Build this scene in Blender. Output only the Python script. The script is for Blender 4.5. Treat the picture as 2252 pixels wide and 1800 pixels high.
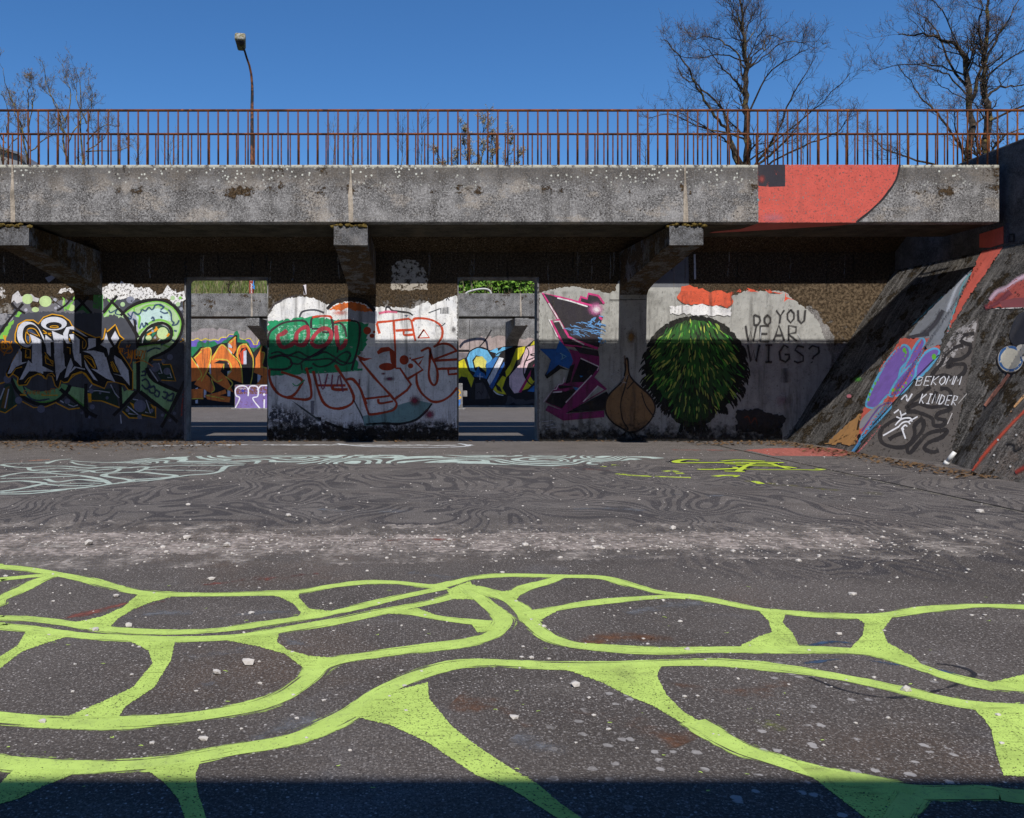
import bpy, bmesh, math, random
from mathutils import Vector, Matrix, geometry
from mathutils.bvhtree import BVHTree
R = math.radians
random.seed(7)
for o in list(bpy.data.objects): bpy.data.objects.remove(o)
SC = bpy.context.scene
COL = SC.collection
# ------------------------------------------------------------------ camera, sky, sun, exposure
CX, CY, F, EYE = 904.0, 834.5, 1800.0, 1.0          # principal point and focal length, 2252 x 1800 frame
cd = bpy.data.cameras.new('camera'); cam = bpy.data.objects.new('camera', cd); COL.objects.link(cam)
cam.location = (0, 0, EYE); cam.rotation_euler = (R(90), 0, 0)
cd.sensor_width = 36; cd.lens = F / 2252 * 36
cd.shift_x = (1126 - CX) / 2252; cd.shift_y = (CY - 900) / 2252
cd.clip_start = 0.05; cd.clip_end = 2000
SC.camera = cam
SUN_EL = 50.55
w = bpy.data.worlds.new('World'); SC.world = w; w.use_nodes = True
nt = w.node_tree; bg = nt.nodes['Background']
sky = nt.nodes.new('ShaderNodeTexSky'); sky.sky_type = 'NISHITA'; sky.sun_disc = False
sky.sun_elevation = R(SUN_EL); sky.sun_rotation = R(181); sky.altitude = 0
sky.air_density = 1.0; sky.dust_density = 0.0; sky.ozone_density = 10.0
hs = nt.nodes.new('ShaderNodeHueSaturation'); hs.inputs['Saturation'].default_value = 1.10
nt.links.new(sky.outputs[0], hs.inputs['Color']); nt.links.new(hs.outputs[0], bg.inputs[0]); bg.inputs[1].default_value = 0.124
ld = bpy.data.lights.new('sun', 'SUN'); ld.energy = 5.0; ld.angle = R(0.53); ld.color = (1, 0.955, 0.89)
sun = bpy.data.objects.new('sun', ld); COL.objects.link(sun); sun.rotation_euler = (R(90 - SUN_EL), 0, R(1)); sun.location = (0, -10, 20)
SC.view_settings.view_transform = 'Standard'; SC.view_settings.look = 'None'
SC.view_settings.exposure = 0; SC.view_settings.gamma = 1
SC.render.engine = 'CYCLES'
SC.cycles.transparent_max_bounces = 40
SC.cycles.max_bounces = 5

# ------------------------------------------------------------------ object helpers
ORG = {}
def tag(o, label=None, cat=None, group=None, kind=None):
    if label: o['label'] = label
    if cat: o['category'] = cat
    if group: o['group'] = group
    if kind: o['kind'] = kind
    return o
def thing(name, label, cat, loc=(0, 0, 0), group=None):
    o = bpy.data.objects.new(name, None); COL.objects.link(o); o.location = loc; o.empty_display_size = .2
    ORG[o] = Vector(loc); return tag(o, label, cat, group)
def mesh(name, verts, faces, mats, parent=None, mi=None, smooth=False, loc=None):
    """verts in world coordinates; the object's origin is its thing's base (or loc)."""
    org = ORG[parent] if parent else Vector(loc or (0, 0, 0))
    me = bpy.data.meshes.new(name)
    me.from_pydata([tuple(Vector(v) - org) for v in verts], [], faces)
    for m in (mats if isinstance(mats, (list, tuple)) else [mats]): me.materials.append(m)
    if mi: me.polygons.foreach_set('material_index', mi)
    if smooth: me.polygons.foreach_set('use_smooth', [True] * len(faces))
    me.update()
    o = bpy.data.objects.new(name, me); COL.objects.link(o)
    if parent: o.parent = parent
    else: o.location = org
    ORG[o] = org
    return o
class MB:
    def __init__(s): s.v, s.f = [], []
    def box(s, x0, x1, y0, y1, z0, z1, bev=0):
        b = bmesh.new(); bmesh.ops.create_cube(b, size=1)
        for v in b.verts: v.co = Vector(((x0 + x1) / 2 + v.co.x * (x1 - x0), (y0 + y1) / 2 + v.co.y * (y1 - y0), (z0 + z1) / 2 + v.co.z * (z1 - z0)))
        if bev: bmesh.ops.bevel(b, geom=b.edges[:], offset=bev, segments=2, profile=.6, affect='EDGES')
        return s.add(b)
    def add(s, b):
        n = len(s.v); b.verts.index_update()
        s.v += [v.co.copy() for v in b.verts]; s.f += [[n + q.index for q in f.verts] for f in b.faces]; b.free(); return s
    def prism(s, poly, axis, a, b_):
        """poly = 2-D outline; axis 'x' -> (y,z) outline, 'y' -> (x,z), 'z' -> (x,y)"""
        n = len(s.v); k = len(poly)
        for t in (a, b_):
            for p in poly:
                s.v.append(Vector({'x': (t, p[0], p[1]), 'y': (p[0], t, p[1]), 'z': (p[0], p[1], t)}[axis]))
        tri = geometry.tessellate_polygon([[Vector((p[0], p[1], 0)) for p in poly]])
        for t in tri: s.f += [[n + i for i in t], [n + k + i for i in reversed(t)]]
        for i in range(k): j = (i + 1) % k; s.f.append([n + i, n + k + i, n + k + j, n + j])
        return s
    def tube(s, pts, rad, sides=6, cap=True):
        pts = [Vector(p) for p in pts]; n0 = len(s.v); k = len(pts)
        rad = rad if isinstance(rad, (list, tuple)) else [rad] * k
        up = Vector((0.31, 0.2, 1)).normalized()
        for i, p in enumerate(pts):
            d = (pts[min(i + 1, k - 1)] - pts[max(i - 1, 0)]); d = d.normalized() if d.length > 1e-9 else Vector((0, 0, 1))
            a = d.cross(up if abs(d.dot(up)) < .95 else Vector((1, 0, 0))).normalized(); b = d.cross(a)
            for q in range(sides):
                t = 2 * math.pi * q / sides; s.v.append(p + (a * math.cos(t) + b * math.sin(t)) * rad[i])
        for i in range(k - 1):
            for q in range(sides):
                r = (q + 1) % sides; s.f.append([n0 + i * sides + q, n0 + i * sides + r, n0 + (i + 1) * sides + r, n0 + (i + 1) * sides + q])
        if cap:
            s.f.append([n0 + q for q in reversed(range(sides))]); s.f.append([n0 + (k - 1) * sides + q for q in range(sides)])
        return s
    def build(s, name, mat, parent=None, smooth=False, loc=None): return mesh(name, s.v, s.f, mat, parent, smooth=smooth, loc=loc)
def fixn(o):
    b = bmesh.new(); b.from_mesh(o.data); bmesh.ops.recalc_face_normals(b, faces=b.faces[:]); b.to_mesh(o.data); b.free(); return o

# ------------------------------------------------------------------ material helpers
def lin(c): c /= 255; return c / 12.92 if c <= .04045 else ((c + .055) / 1.055) ** 2.4
def rgb(c, k=1.0):
    if isinstance(c[0], int): return tuple(min(.9, lin(x) * k) for x in c) + (1,)
    return tuple(x * k for x in c) + (1,)
class NT:
    def __init__(s, name):
        s.m = bpy.data.materials.new(name); s.m.use_nodes = True; s.t = s.m.node_tree; s.n = s.t.nodes; s.b = s.n['Principled BSDF']
        s.tc = s.n.new('ShaderNodeTexCoord'); s.p = s.tc.outputs['Object']
    def put(s, sock, v):
        if isinstance(v, bpy.types.NodeSocket): s.t.links.new(v, sock)
        elif v is not None: sock.default_value = v
    def vec(s, sx, sy, sz, src=None, off=(0, 0, 0)):
        n = s.n.new('ShaderNodeMapping'); s.put(n.inputs[0], src or s.p); n.inputs['Scale'].default_value = (sx, sy, sz); n.inputs['Location'].default_value = off; return n.outputs[0]
    def noise(s, sc, det=5, ro=.55, v=None, dist=0, out=0):
        n = s.n.new('ShaderNodeTexNoise'); s.put(n.inputs['Vector'], v or s.p); n.inputs['Scale'].default_value = sc; n.inputs['Detail'].default_value = det
        n.inputs['Roughness'].default_value = ro; n.inputs['Distortion'].default_value = dist; return n.outputs[out]
    def voro(s, sc, v=None, feat='F1', rnd=1.0, out=0):
        n = s.n.new('ShaderNodeTexVoronoi'); n.feature = feat; s.put(n.inputs['Vector'], v or s.p); n.inputs['Scale'].default_value = sc; n.inputs['Randomness'].default_value = rnd; return n.outputs[out]
    def rng(s, v, a, b, c=0.0, d=1.0, smooth=True):
        n = s.n.new('ShaderNodeMapRange'); n.interpolation_type = 'SMOOTHSTEP' if smooth else 'LINEAR'; s.put(n.inputs[0], v)
        for i, x in enumerate((a, b, c, d)): s.put(n.inputs[i + 1], x)
        return n.outputs[0]
    def math(s, op, a, b=None, c=None, clamp=False):
        n = s.n.new('ShaderNodeMath'); n.operation = op; n.use_clamp = clamp; s.put(n.inputs[0], a); s.put(n.inputs[1], b); s.put(n.inputs[2], c); return n.outputs[0]
    def mix(s, f, a, b, mode='MIX'):
        n = s.n.new('ShaderNodeMix'); n.data_type = 'RGBA'; n.blend_type = mode; s.put(n.inputs[0], f); s.put(n.inputs[6], a); s.put(n.inputs[7], b); return n.outputs[2]
    def xyz(s, src=None):
        n = s.n.new('ShaderNodeSeparateXYZ'); s.put(n.inputs[0], src or s.p); return n.outputs
    def attr(s, name): n = s.n.new('ShaderNodeAttribute'); n.attribute_name = name; return n
    def bump(s, h, st=.3, d=.01):
        n = s.n.new('ShaderNodeBump'); n.inputs['Strength'].default_value = st; n.inputs['Distance'].default_value = d; s.put(n.inputs['Height'], h); s.put(s.b.inputs['Normal'], n.outputs[0])
    def out(s, col, rough=.85, spec=.25, alpha=None):
        s.put(s.b.inputs['Base Color'], col); s.put(s.b.inputs['Roughness'], rough); s.b.inputs['Specular IOR Level'].default_value = spec
        if alpha is not None: s.put(s.b.inputs['Alpha'], alpha)
        return s.m

def concrete(name, base=(.25, .24, .23), dark=(.05, .045, .04), tan=(.38, .32, .25), tanamt=.5, moss=.4, ztop=None, speck=.5, lichen=0.0, zbase=None, streak=0.3, mosscol=(.055, .035, .018), sv=(5, 5, .5), rows=None, side=0, pale=0):
    n = NT(name); k = speck
    mid = n.noise(4, 8, .7); fine = n.noise(34, 8, .78)
    c = n.mix(n.rng(mid, .36, .66), rgb(base, .48), rgb(base, 1.24))
    c = n.mix(n.math('MULTIPLY', n.rng(n.noise(1.7, 8, .7, n.vec(1, 1, 1.8, off=(3, 1, 7))), .50, .60), tanamt), c, rgb(tan))
    st = n.noise(1.0, 6, .65, n.vec(*sv, off=(9, 2, 1)))
    c = n.mix(n.math('MULTIPLY', n.rng(st, .47, .66), streak), c, rgb(dark, 1.4))
    dens = n.rng(n.noise(2.4, 5, .65, n.vec(1, 1, 1, off=(8, 3, 3))), .36, .62, .25, 1.0)
    c = n.mix(n.math('MULTIPLY', n.math('MULTIPLY', n.rng(fine, .47, .545), k), dens), c, rgb(dark))          # dark pitting
    c = n.mix(n.math('MULTIPLY', n.rng(n.noise(52, 6, .75, n.vec(1, 1, 1, off=(2, 2, 2))), .515, .59), .62 * k, clamp=True), c, rgb(base, 2.0))   # pale grains
    v = n.n.new('ShaderNodeTexVoronoi'); n.put(v.inputs['Vector'], n.p); v.inputs['Scale'].default_value = 19          # blow holes
    c = n.mix(n.math('MULTIPLY', n.math('MULTIPLY', n.rng(v.outputs['Distance'], .24, .15), n.math('MULTIPLY', n.rng(n.xyz(v.outputs['Color'])[0], .72, .76), n.rng(n.noise(1.5, 5, .7, n.vec(1, 1, 1, off=(3, 9, 1))), .48, .58))), k * 1.3, clamp=True), c, rgb((.03, .026, .022)))
    if lichen: c = n.mix(n.math('MULTIPLY', n.rng(n.math('ADD', n.xyz()[2], n.math('MULTIPLY', n.math('SUBTRACT', n.noise(2.5, 7, .75), .5), .5)), lichen - .36, lichen - .08), .62), c, n.mix(n.rng(fine, .44, .58), rgb((.035, .03, .026)), rgb((.16, .14, .12))))
    mm = n.noise(3.3, 10, .76, n.vec(1, 1, 1, off=(5, 5, 5)))
    if ztop is not None: mm = n.math('ADD', mm, n.math('MULTIPLY', n.rng(n.xyz()[2], ztop[0], ztop[1]), ztop[2]))
    if rows is not None: mm = n.math('ADD', mm, n.math('MULTIPLY', n.math('MULTIPLY', n.rng(n.xyz()[2], rows - .16, rows), n.rng(n.xyz()[2], rows + .14, rows + .02)), .115))
    if side: gn = n.n.new('ShaderNodeNewGeometry'); mm = n.math('ADD', mm, n.math('MULTIPLY', n.rng(n.math('ABSOLUTE', n.xyz(gn.outputs['Normal'])[1]), .9, .5), side))  # extra moss tone on all but front faces, also standing in for their shade
    if pale: c = n.mix(n.math('MULTIPLY', n.rng(n.noise(1.0, 7, .7, n.vec(sv[0] * 1.7, sv[1] * 1.7, sv[2] * 1.7, off=(4, 1, 6))), .50, .64), pale), c, n.mix(n.rng(fine, .42, .56), rgb(base, .8), rgb(base, 2.6)))
    m1 = n.rng(mm, .765 - .3 * moss, .80 - .3 * moss)
    mc = n.mix(n.rng(n.noise(30, 8, .82), .42, .58), rgb(mosscol, .35), rgb(mosscol, 1.7)); mc = n.mix(n.math('MULTIPLY', n.rng(n.noise(48, 5, .8, n.vec(1, 1, 1, off=(6, 1, 2))), .55, .64), n.rng(n.noise(1.9, 4), .35, .6)), mc, rgb((.27, .225, .17)))
    c = n.mix(m1, c, mc)
    if lichen:
        vz = n.xyz()[2]; w = n.n.new('ShaderNodeTexVoronoi'); n.put(w.inputs['Vector'], n.p); w.inputs['Scale'].default_value = 21
        d = n.math('ADD', w.outputs['Distance'], n.math('MULTIPLY', n.noise(60, 3), .25)); pick = n.rng(n.xyz(w.outputs['Color'])[1], .50, .55)
        keep = n.rng(n.noise(1.6, 4, .6, n.vec(1, 1, 2, off=(1, 8, 2))), .44, .52); near = n.rng(vz, lichen - .40, lichen - .10)
        l = n.math('MULTIPLY', n.math('MULTIPLY', n.rng(d, .44, .36), pick), n.math('MULTIPLY', keep, near)); c = n.mix(l, c, rgb((.60, .61, .55)))
        edge = n.math('MULTIPLY', n.rng(vz, lichen - .05, lichen - .02), n.rng(n.noise(13, 6, .7), .42, .5)); c = n.mix(edge, c, rgb((.50, .49, .41)))
    n.bump(n.math('ADD', n.math('MULTIPLY', fine, .8), n.math('MULTIPLY', m1, .9)), .9 if pale else .7, .035 if pale else .012)
    return n.out(c, .93, .15)

PAINT = {}
def paint(col, k=1.0, wear=0.0, soft=0, brush=0, flat=False, wscale=11, opac=1.0):
    key = (col, k, wear, soft, brush, flat, wscale, opac)
    if key in PAINT: return PAINT[key]
    n = NT('paint'); nz = n.noise(7, 6, .65)
    c = n.mix(n.rng(nz, .3, .7), rgb(col, k * .86), rgb(col, k * 1.06))
    c = n.mix(n.math('MULTIPLY', n.rng(n.noise(60, 5, .7), .53, .66), .30), c, rgb((.09, .085, .08))); c = n.mix(n.math('MULTIPLY', n.rng(n.noise(1.6, 7, .7, n.vec(3, 3, .6, off=(1, 7, 2))), .52, .70), .22), c, rgb((.08, .072, .065)))
    a = None
    if not flat:
        at = n.attr('st'); cov = n.xyz(at.outputs['Vector'])
        if soft: a = n.math('ADD', n.math('MULTIPLY', cov[2], .95), n.math('MULTIPLY', n.math('SUBTRACT', n.noise(90, 3, .6), .5), .8)); a = n.rng(a, .12, .95)
        else: a = n.math('ADD', cov[2], n.math('MULTIPLY', n.math('SUBTRACT', n.noise(30, 5, .65), .5), .5)); a = n.rng(a, .1, .3)
        if brush:
            cb = n.n.new('ShaderNodeCombineXYZ'); n.put(cb.inputs[0], n.math('MULTIPLY', cov[0], 2.2)); n.put(cb.inputs[1], n.math('MULTIPLY', cov[1], 55)); n.put(cb.inputs[2], 0.0)
            br = n.noise(1.6, 4, .6, cb.outputs[0]); thr = n.rng(cov[2], 0, .8, .56, .33)
            a = n.math('MULTIPLY', a, n.rng(n.math('SUBTRACT', br, thr), -.06, .05))
            a = n.math('MULTIPLY', a, n.rng(n.noise(120, 4, .65), .33, .38))
    if wear:
        wm = n.rng(n.noise(wscale, 9, .74, n.vec(1, 1, 1, off=(2, 6, 4))), wear, wear + .05); a = wm if a is None else n.math('MULTIPLY', a, wm)
    if opac < 1: a = n.math('MULTIPLY', a, opac) if a is not None else opac
    n.bump(n.noise(45, 4, .6), .12, .004)
    PAINT[key] = n.out(c, .72, .25, a); return PAINT[key]

# ------------------------------------------------------------------ painting on surfaces: outlines are read off in photo pixels and land on the real plane
GL = {'A': '0 1 .5 0 1 1|.2 .65 .8 .65', 'B': '.05 0 .05 1|.05 0 .8 .12 .7 .4 .05 .48 .9 .6 .8 .95 .05 1', 'D': '.1 0 .1 1|.1 0 .8 .2 .9 .6 .6 .95 .1 1', 'E': '.9 0 .1 0 .1 1 .9 1|.1 .5 .75 .5',
      'F': '.9 0 .1 0 .1 1|.1 .5 .7 .5', 'G': '.9 .15 .5 0 .1 .4 .2 .85 .6 1 .9 .8 .9 .55 .55 .55', 'I': '.2 0 .8 0|.5 0 .5 1|.2 1 .8 1', 'J': '.3 0 .9 0|.7 0 .7 .8 .4 1 .1 .8', 'K': '.1 0 .1 1|.9 0 .1 .55 .9 1',
      'M': '0 1 .1 0 .5 .6 .9 0 1 1', 'N': '.05 1 .1 0 .9 1 .95 0', 'O': '.5 0 .1 .3 .1 .7 .5 1 .9 .7 .9 .3 .5 0', 'R': '.1 1 .1 0 .8 .1 .8 .45 .1 .55 .9 1', 'S': '.9 .1 .4 0 .1 .25 .8 .6 .8 .9 .4 1 .05 .9',
      'U': '.05 0 .1 .75 .5 1 .85 .8 .95 0', 'V': '0 0 .5 1 1 0', 'W': '0 0 .25 1 .5 .35 .75 1 1 0', 'Y': '0 0 .5 .45 1 0|.5 .45 .4 1', 'Z': '0 0 1 0 0 1 1 1', '?': '0 .2 .3 0 .8 .1 .9 .4 .4 .65 .3 .8|.25 .95 .28 1',
      '9': '.9 .4 .3 .5 .1 .2 .5 0 .9 .2 .8 1', ':': '.4 .3 .5 .35|.4 .8 .5 .85', '_': '0 1 1 1', 'T': '0 0 1 0|.5 0 .5 1', 'H': '.1 0 .1 1|.9 0 .9 1|.1 .5 .9 .5', 'X': '0 0 1 1|1 0 0 1'}
def catmull(p, closed, n=5):
    k = len(p); out = []
    if k < 3: return list(p)
    for i in range(k if closed else k - 1):
        g = (lambda j: p[j % k]) if closed else (lambda j: p[max(0, min(k - 1, j))])
        a, b, c, d = g(i - 1), g(i), g(i + 1), g(i + 2)
        for s in range(n):
            t = s / n; out.append(tuple(.5 * (2 * b[q] + (c[q] - a[q]) * t + (2 * a[q] - 5 * b[q] + 4 * c[q] - d[q]) * t * t + (3 * b[q] - a[q] - 3 * c[q] + d[q]) * t ** 3) for q in (0, 1)))
    if not closed: out.append(tuple(p[-1]))
    return out
class WallMap:
    def __init__(s, Y): s.Y = Y
    def two(s, p): return ((p[0] - CX) * s.Y / F, -(p[1] - CY) * s.Y / F + EYE)
    def three(s, q, l): return Vector((q[0], s.Y - .0015 - l, q[1]))
    def unit(s, px): return px * s.Y / F
    sub = None
class FlatMap:                       # horizontal plane (ground or soffit)
    def __init__(s, z=0.0, sign=1): s.z, s.sign = z, sign
    def two(s, p): Y = (s.z - EYE) * F / (CY - p[1]); return ((p[0] - CX) * Y / F, Y)
    def three(s, q, l): return Vector((q[0], q[1], s.z + s.sign * (.0008 + l)))
    def unit(s, px): return px
    sub = None
class MeshMap:                       # any built mesh, found by a ray from the survey point
    def __init__(s, verts, faces): s.b = BVHTree.FromPolygons([Vector(v) for v in verts], faces)
    def two(s, p): return p
    def three(s, q, l):
        d = Vector(((q[0] - CX) / F, 1, (CY - q[1]) / F)).normalized(); h, n, i, t = s.b.ray_cast(Vector((0, 0, EYE)), d)
        if h is None: return None
        if n.dot(d) > 0: n = -n
        return h + n * (.007 + l)
    def unit(s, px): return px
    sub = 5.0
class Mural:
    def __init__(s, mp): s.mp = mp; s.STEP = .000008 if isinstance(mp, FlatMap) else .000012; s.v, s.f, s.mi, s.st, s.mats, s.l = [], [], [], [], [], 0; s.k, s.ox, s.oy = 1, 0, 0
    def T(s, k, ox, oy): s.k, s.ox, s.oy = k, ox, oy; return s
    def P(s, t):
        if not isinstance(t, str): return [(x / s.k + s.ox, y / s.k + s.oy) for x, y in t]
        a = [float(x) for x in t.split()]; return [(a[i] / s.k + s.ox, a[i + 1] / s.k + s.oy) for i in range(0, len(a), 2)]
    def mat(s, m):
        if m not in s.mats: s.mats.append(m)
        return s.mats.index(m)
    def emit(s, p2, tris, st, m):
        if s.mp.sub:
            p2, st, todo, done = list(p2), list(st), [tuple(t) for t in tris], []
            while todo:
                t = todo.pop(); e = max(range(3), key=lambda i: (p2[t[i]][0] - p2[t[(i + 1) % 3]][0]) ** 2 + (p2[t[i]][1] - p2[t[(i + 1) % 3]][1]) ** 2)
                a, b, c = t[e], t[(e + 1) % 3], t[(e + 2) % 3]
                if math.dist(p2[a], p2[b]) > s.mp.sub:
                    p2.append(((p2[a][0] + p2[b][0]) / 2, (p2[a][1] + p2[b][1]) / 2)); st.append(tuple((x + y) / 2 for x, y in zip(st[a], st[b]))); q = len(p2) - 1
                    todo += [(a, q, c), (q, b, c)]
                else: done.append(t)
            tris = done
        n = len(s.v); w3 = [s.mp.three(q, s.l * s.STEP) for q in p2]; idx = {}; i3 = s.mat(m)
        for i, v in enumerate(w3):
            if v is not None: idx[i] = len(s.v); s.v.append(v); s.st.append(st[i])
        for t in tris:
            if all(i in idx for i in t): s.f.append([idx[i] for i in t]); s.mi.append(i3)
        s.l += 1
    def fill(s, col, t, sm=0, wear=0.0, k=1.0, jag=0.0, wscale=11, opac=1.0, **kw):
        p = s.P(t)
        if sm: p = catmull(p, True, 4)
        if jag:
            q = []
            for i in range(len(p)):
                a, b = p[i], p[(i + 1) % len(p)]; c = max(1, int(math.dist(a, b) / (jag * 1.6)))
                for j in range(c): f = j / c; q.append((a[0] + (b[0] - a[0]) * f + random.uniform(-jag, jag), a[1] + (b[1] - a[1]) * f + random.uniform(-jag, jag)))
            p = q
        q2 = [s.mp.two(x) for x in p]
        tri = geometry.tessellate_polygon([[Vector((x[0], x[1], 0)) for x in q2]])
        m = col if isinstance(col, bpy.types.Material) else paint(col, k, wear, flat=True, wscale=wscale, opac=opac)
        s.emit(q2, tri, [(x[0], x[1], 1.0) for x in q2], m); return s
    def line(s, col, t, w, sm=1, soft=0, closed=0, taper=0.0, wear=0.0, brush=0, world=False, k=1.0, opac=1.0):
        p = s.P(t)
        if closed: p = catmull(p, True, 5) if sm else p; p = p + [p[0], p[1]]
        elif sm: p = catmull(p, False, 5)
        q = [s.mp.two(x) for x in p]; h = (w if world else s.mp.unit(w / s.k) * (1.55 if soft else 1.5)) / 2; n = len(q); v2, st, tri, L = [], [], [], 0
        for i in range(n):
            a, b = q[max(0, i - 1)], q[min(n - 1, i + 1)]; dx, dy = b[0] - a[0], b[1] - a[1]; d = math.hypot(dx, dy) or 1
            nx, ny = -dy / d, dx / d
            if i: L += math.dist(q[i], q[i - 1])
            if i == 0: ph, fq = random.uniform(0, 6.28), random.uniform(.25, .6)
            f = i / (n - 1); hh = h * (1 - taper * abs(2 * f - 1) ** 2) * random.uniform(.94, 1.06) * (1 + .13 * math.sin(ph + i * fq))
            e0 = 0.0
            for sgn, cv in ((-1, 0.0), (0, 1.0), (1, 0.0)):
                v2.append((q[i][0] + nx * hh * sgn, q[i][1] + ny * hh * sgn)); st.append((L, sgn * hh, cv))
        for i in range(n - 1):
            for c in (0, 1):
                A = i * 3 + c; tri += [(A, A + 1, A + 4), (A, A + 4, A + 3)]
        m = col if isinstance(col, bpy.types.Material) else paint(col, k, wear, soft, brush, opac=opac)
        s.emit(v2, tri, st, m); return s
    def dot(s, col, x, y, rx, ry=None, soft=0, wear=0.0, k=1.0, opac=1.0):
        ry = ry or rx; p = s.P([(x, y)] + [(x + rx * math.cos(a * math.pi / 10), y + ry * math.sin(a * math.pi / 10)) for a in range(20)])
        q = [s.mp.two(x_) for x_ in p]; s.emit(q, [(0, 1 + i, 1 + (i + 1) % 20) for i in range(20)], [(a[0], a[1], 1.0 if i == 0 or not soft else 0.0) for i, a in enumerate(q)],
               paint(col, k, wear, soft, opac=opac) if soft else paint(col, k, wear, flat=True)); return s
    def text(s, col, txt, x, y, cw, h, w, gap=.25, slant=0.0, rise=0.0, sm=0, soft=0):
        for i, ch in enumerate(txt):
            if ch == ' ': x += cw * .6; continue
            for st in GL[ch].split('|'):
                a = [float(q) for q in st.split()]
                s.line(col, [(x + a[j] * cw + (1 - a[j + 1]) * slant * h + random.uniform(-.03, .03) * cw, y + a[j + 1] * h - a[j] * rise * cw) for j in range(0, len(a), 2)], w, sm=sm, soft=soft)
            x += cw * (1 + gap); y -= rise * cw * (1 + gap) + random.uniform(-.05, .05) * h
        return s
    def build(s, name, parent, label=None):
        o = mesh(name, s.v, s.f, s.mats, parent, s.mi)
        a = o.data.attributes.new('st', 'FLOAT_VECTOR', 'POINT'); a.data.foreach_set('vector', [c for v in s.st for c in v])
        if label: o['label'] = label
        return o

# ------------------------------------------------------------------ key planes (metres)
YF, ZB, ZT = 10.68, 3.05, 3.80           # front of the near walkway, its underside and its top
YW, TW = 13.19, 0.34                     # painted wall
YF2, YW2 = 26.7, 29.35                   # the same structure across the second court
SEAMS = [-14.0, -9.6, -5.197, -.789, 3.578, 7.684]
M_FASCIA = concrete('weathered_concrete', (.265, .258, .255), (.04, .036, .034), (.40, .345, .285), .6, .37, (3.45, 3.85, .08), .9, 3.8, rows=3.46, streak=.5)
M_FAR = concrete('mossy_concrete', (.22, .215, .21), (.045, .04, .036), (.34, .31, .27), .3, .50, (2.9, 3.75, .08), 1.0)
M_WALL = concrete('wall_concrete', (.25, .24, .235), (.05, .045, .04), (.36, .31, .25), .4, .32, (1.7, 2.62, .37), .8, mosscol=(.052, .036, .021))
M_SOFFIT = concrete('soffit_concrete', (.065, .057, .042), (.02, .018, .013), (.12, .095, .06), .5, .3, None, .5, streak=.4, sv=(.6, 5, 5), mosscol=(.03, .03, .012))  # algae-dark concrete, with the shade under the deck also put into its colour
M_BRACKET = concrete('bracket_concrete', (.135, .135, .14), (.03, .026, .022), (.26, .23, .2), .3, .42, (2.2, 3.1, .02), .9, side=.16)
M_SLOPE = concrete('slope_concrete', (.12, .112, .104), (.022, .02, .018), (.26, .235, .2), .35, .78, None, .9, streak=.85, mosscol=(.034, .024, .013), sv=(.6, 7, .6), pale=.75)
M_SIDE = concrete('side_wall_concrete', (.09, .09, .095), (.025, .025, .025), (.17, .17, .18), .4, .35, None, .6)
M_GREYFRAME = concrete('frame_concrete', (.26, .26, .26), (.06, .06, .06), (.3, .3, .3), .2, .05, None, .4)
M_FARWALL = concrete('far_wall_concrete', (.25, .245, .24), (.055, .05, .045), (.3, .28, .25), .3, .36, None, .85)

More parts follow.
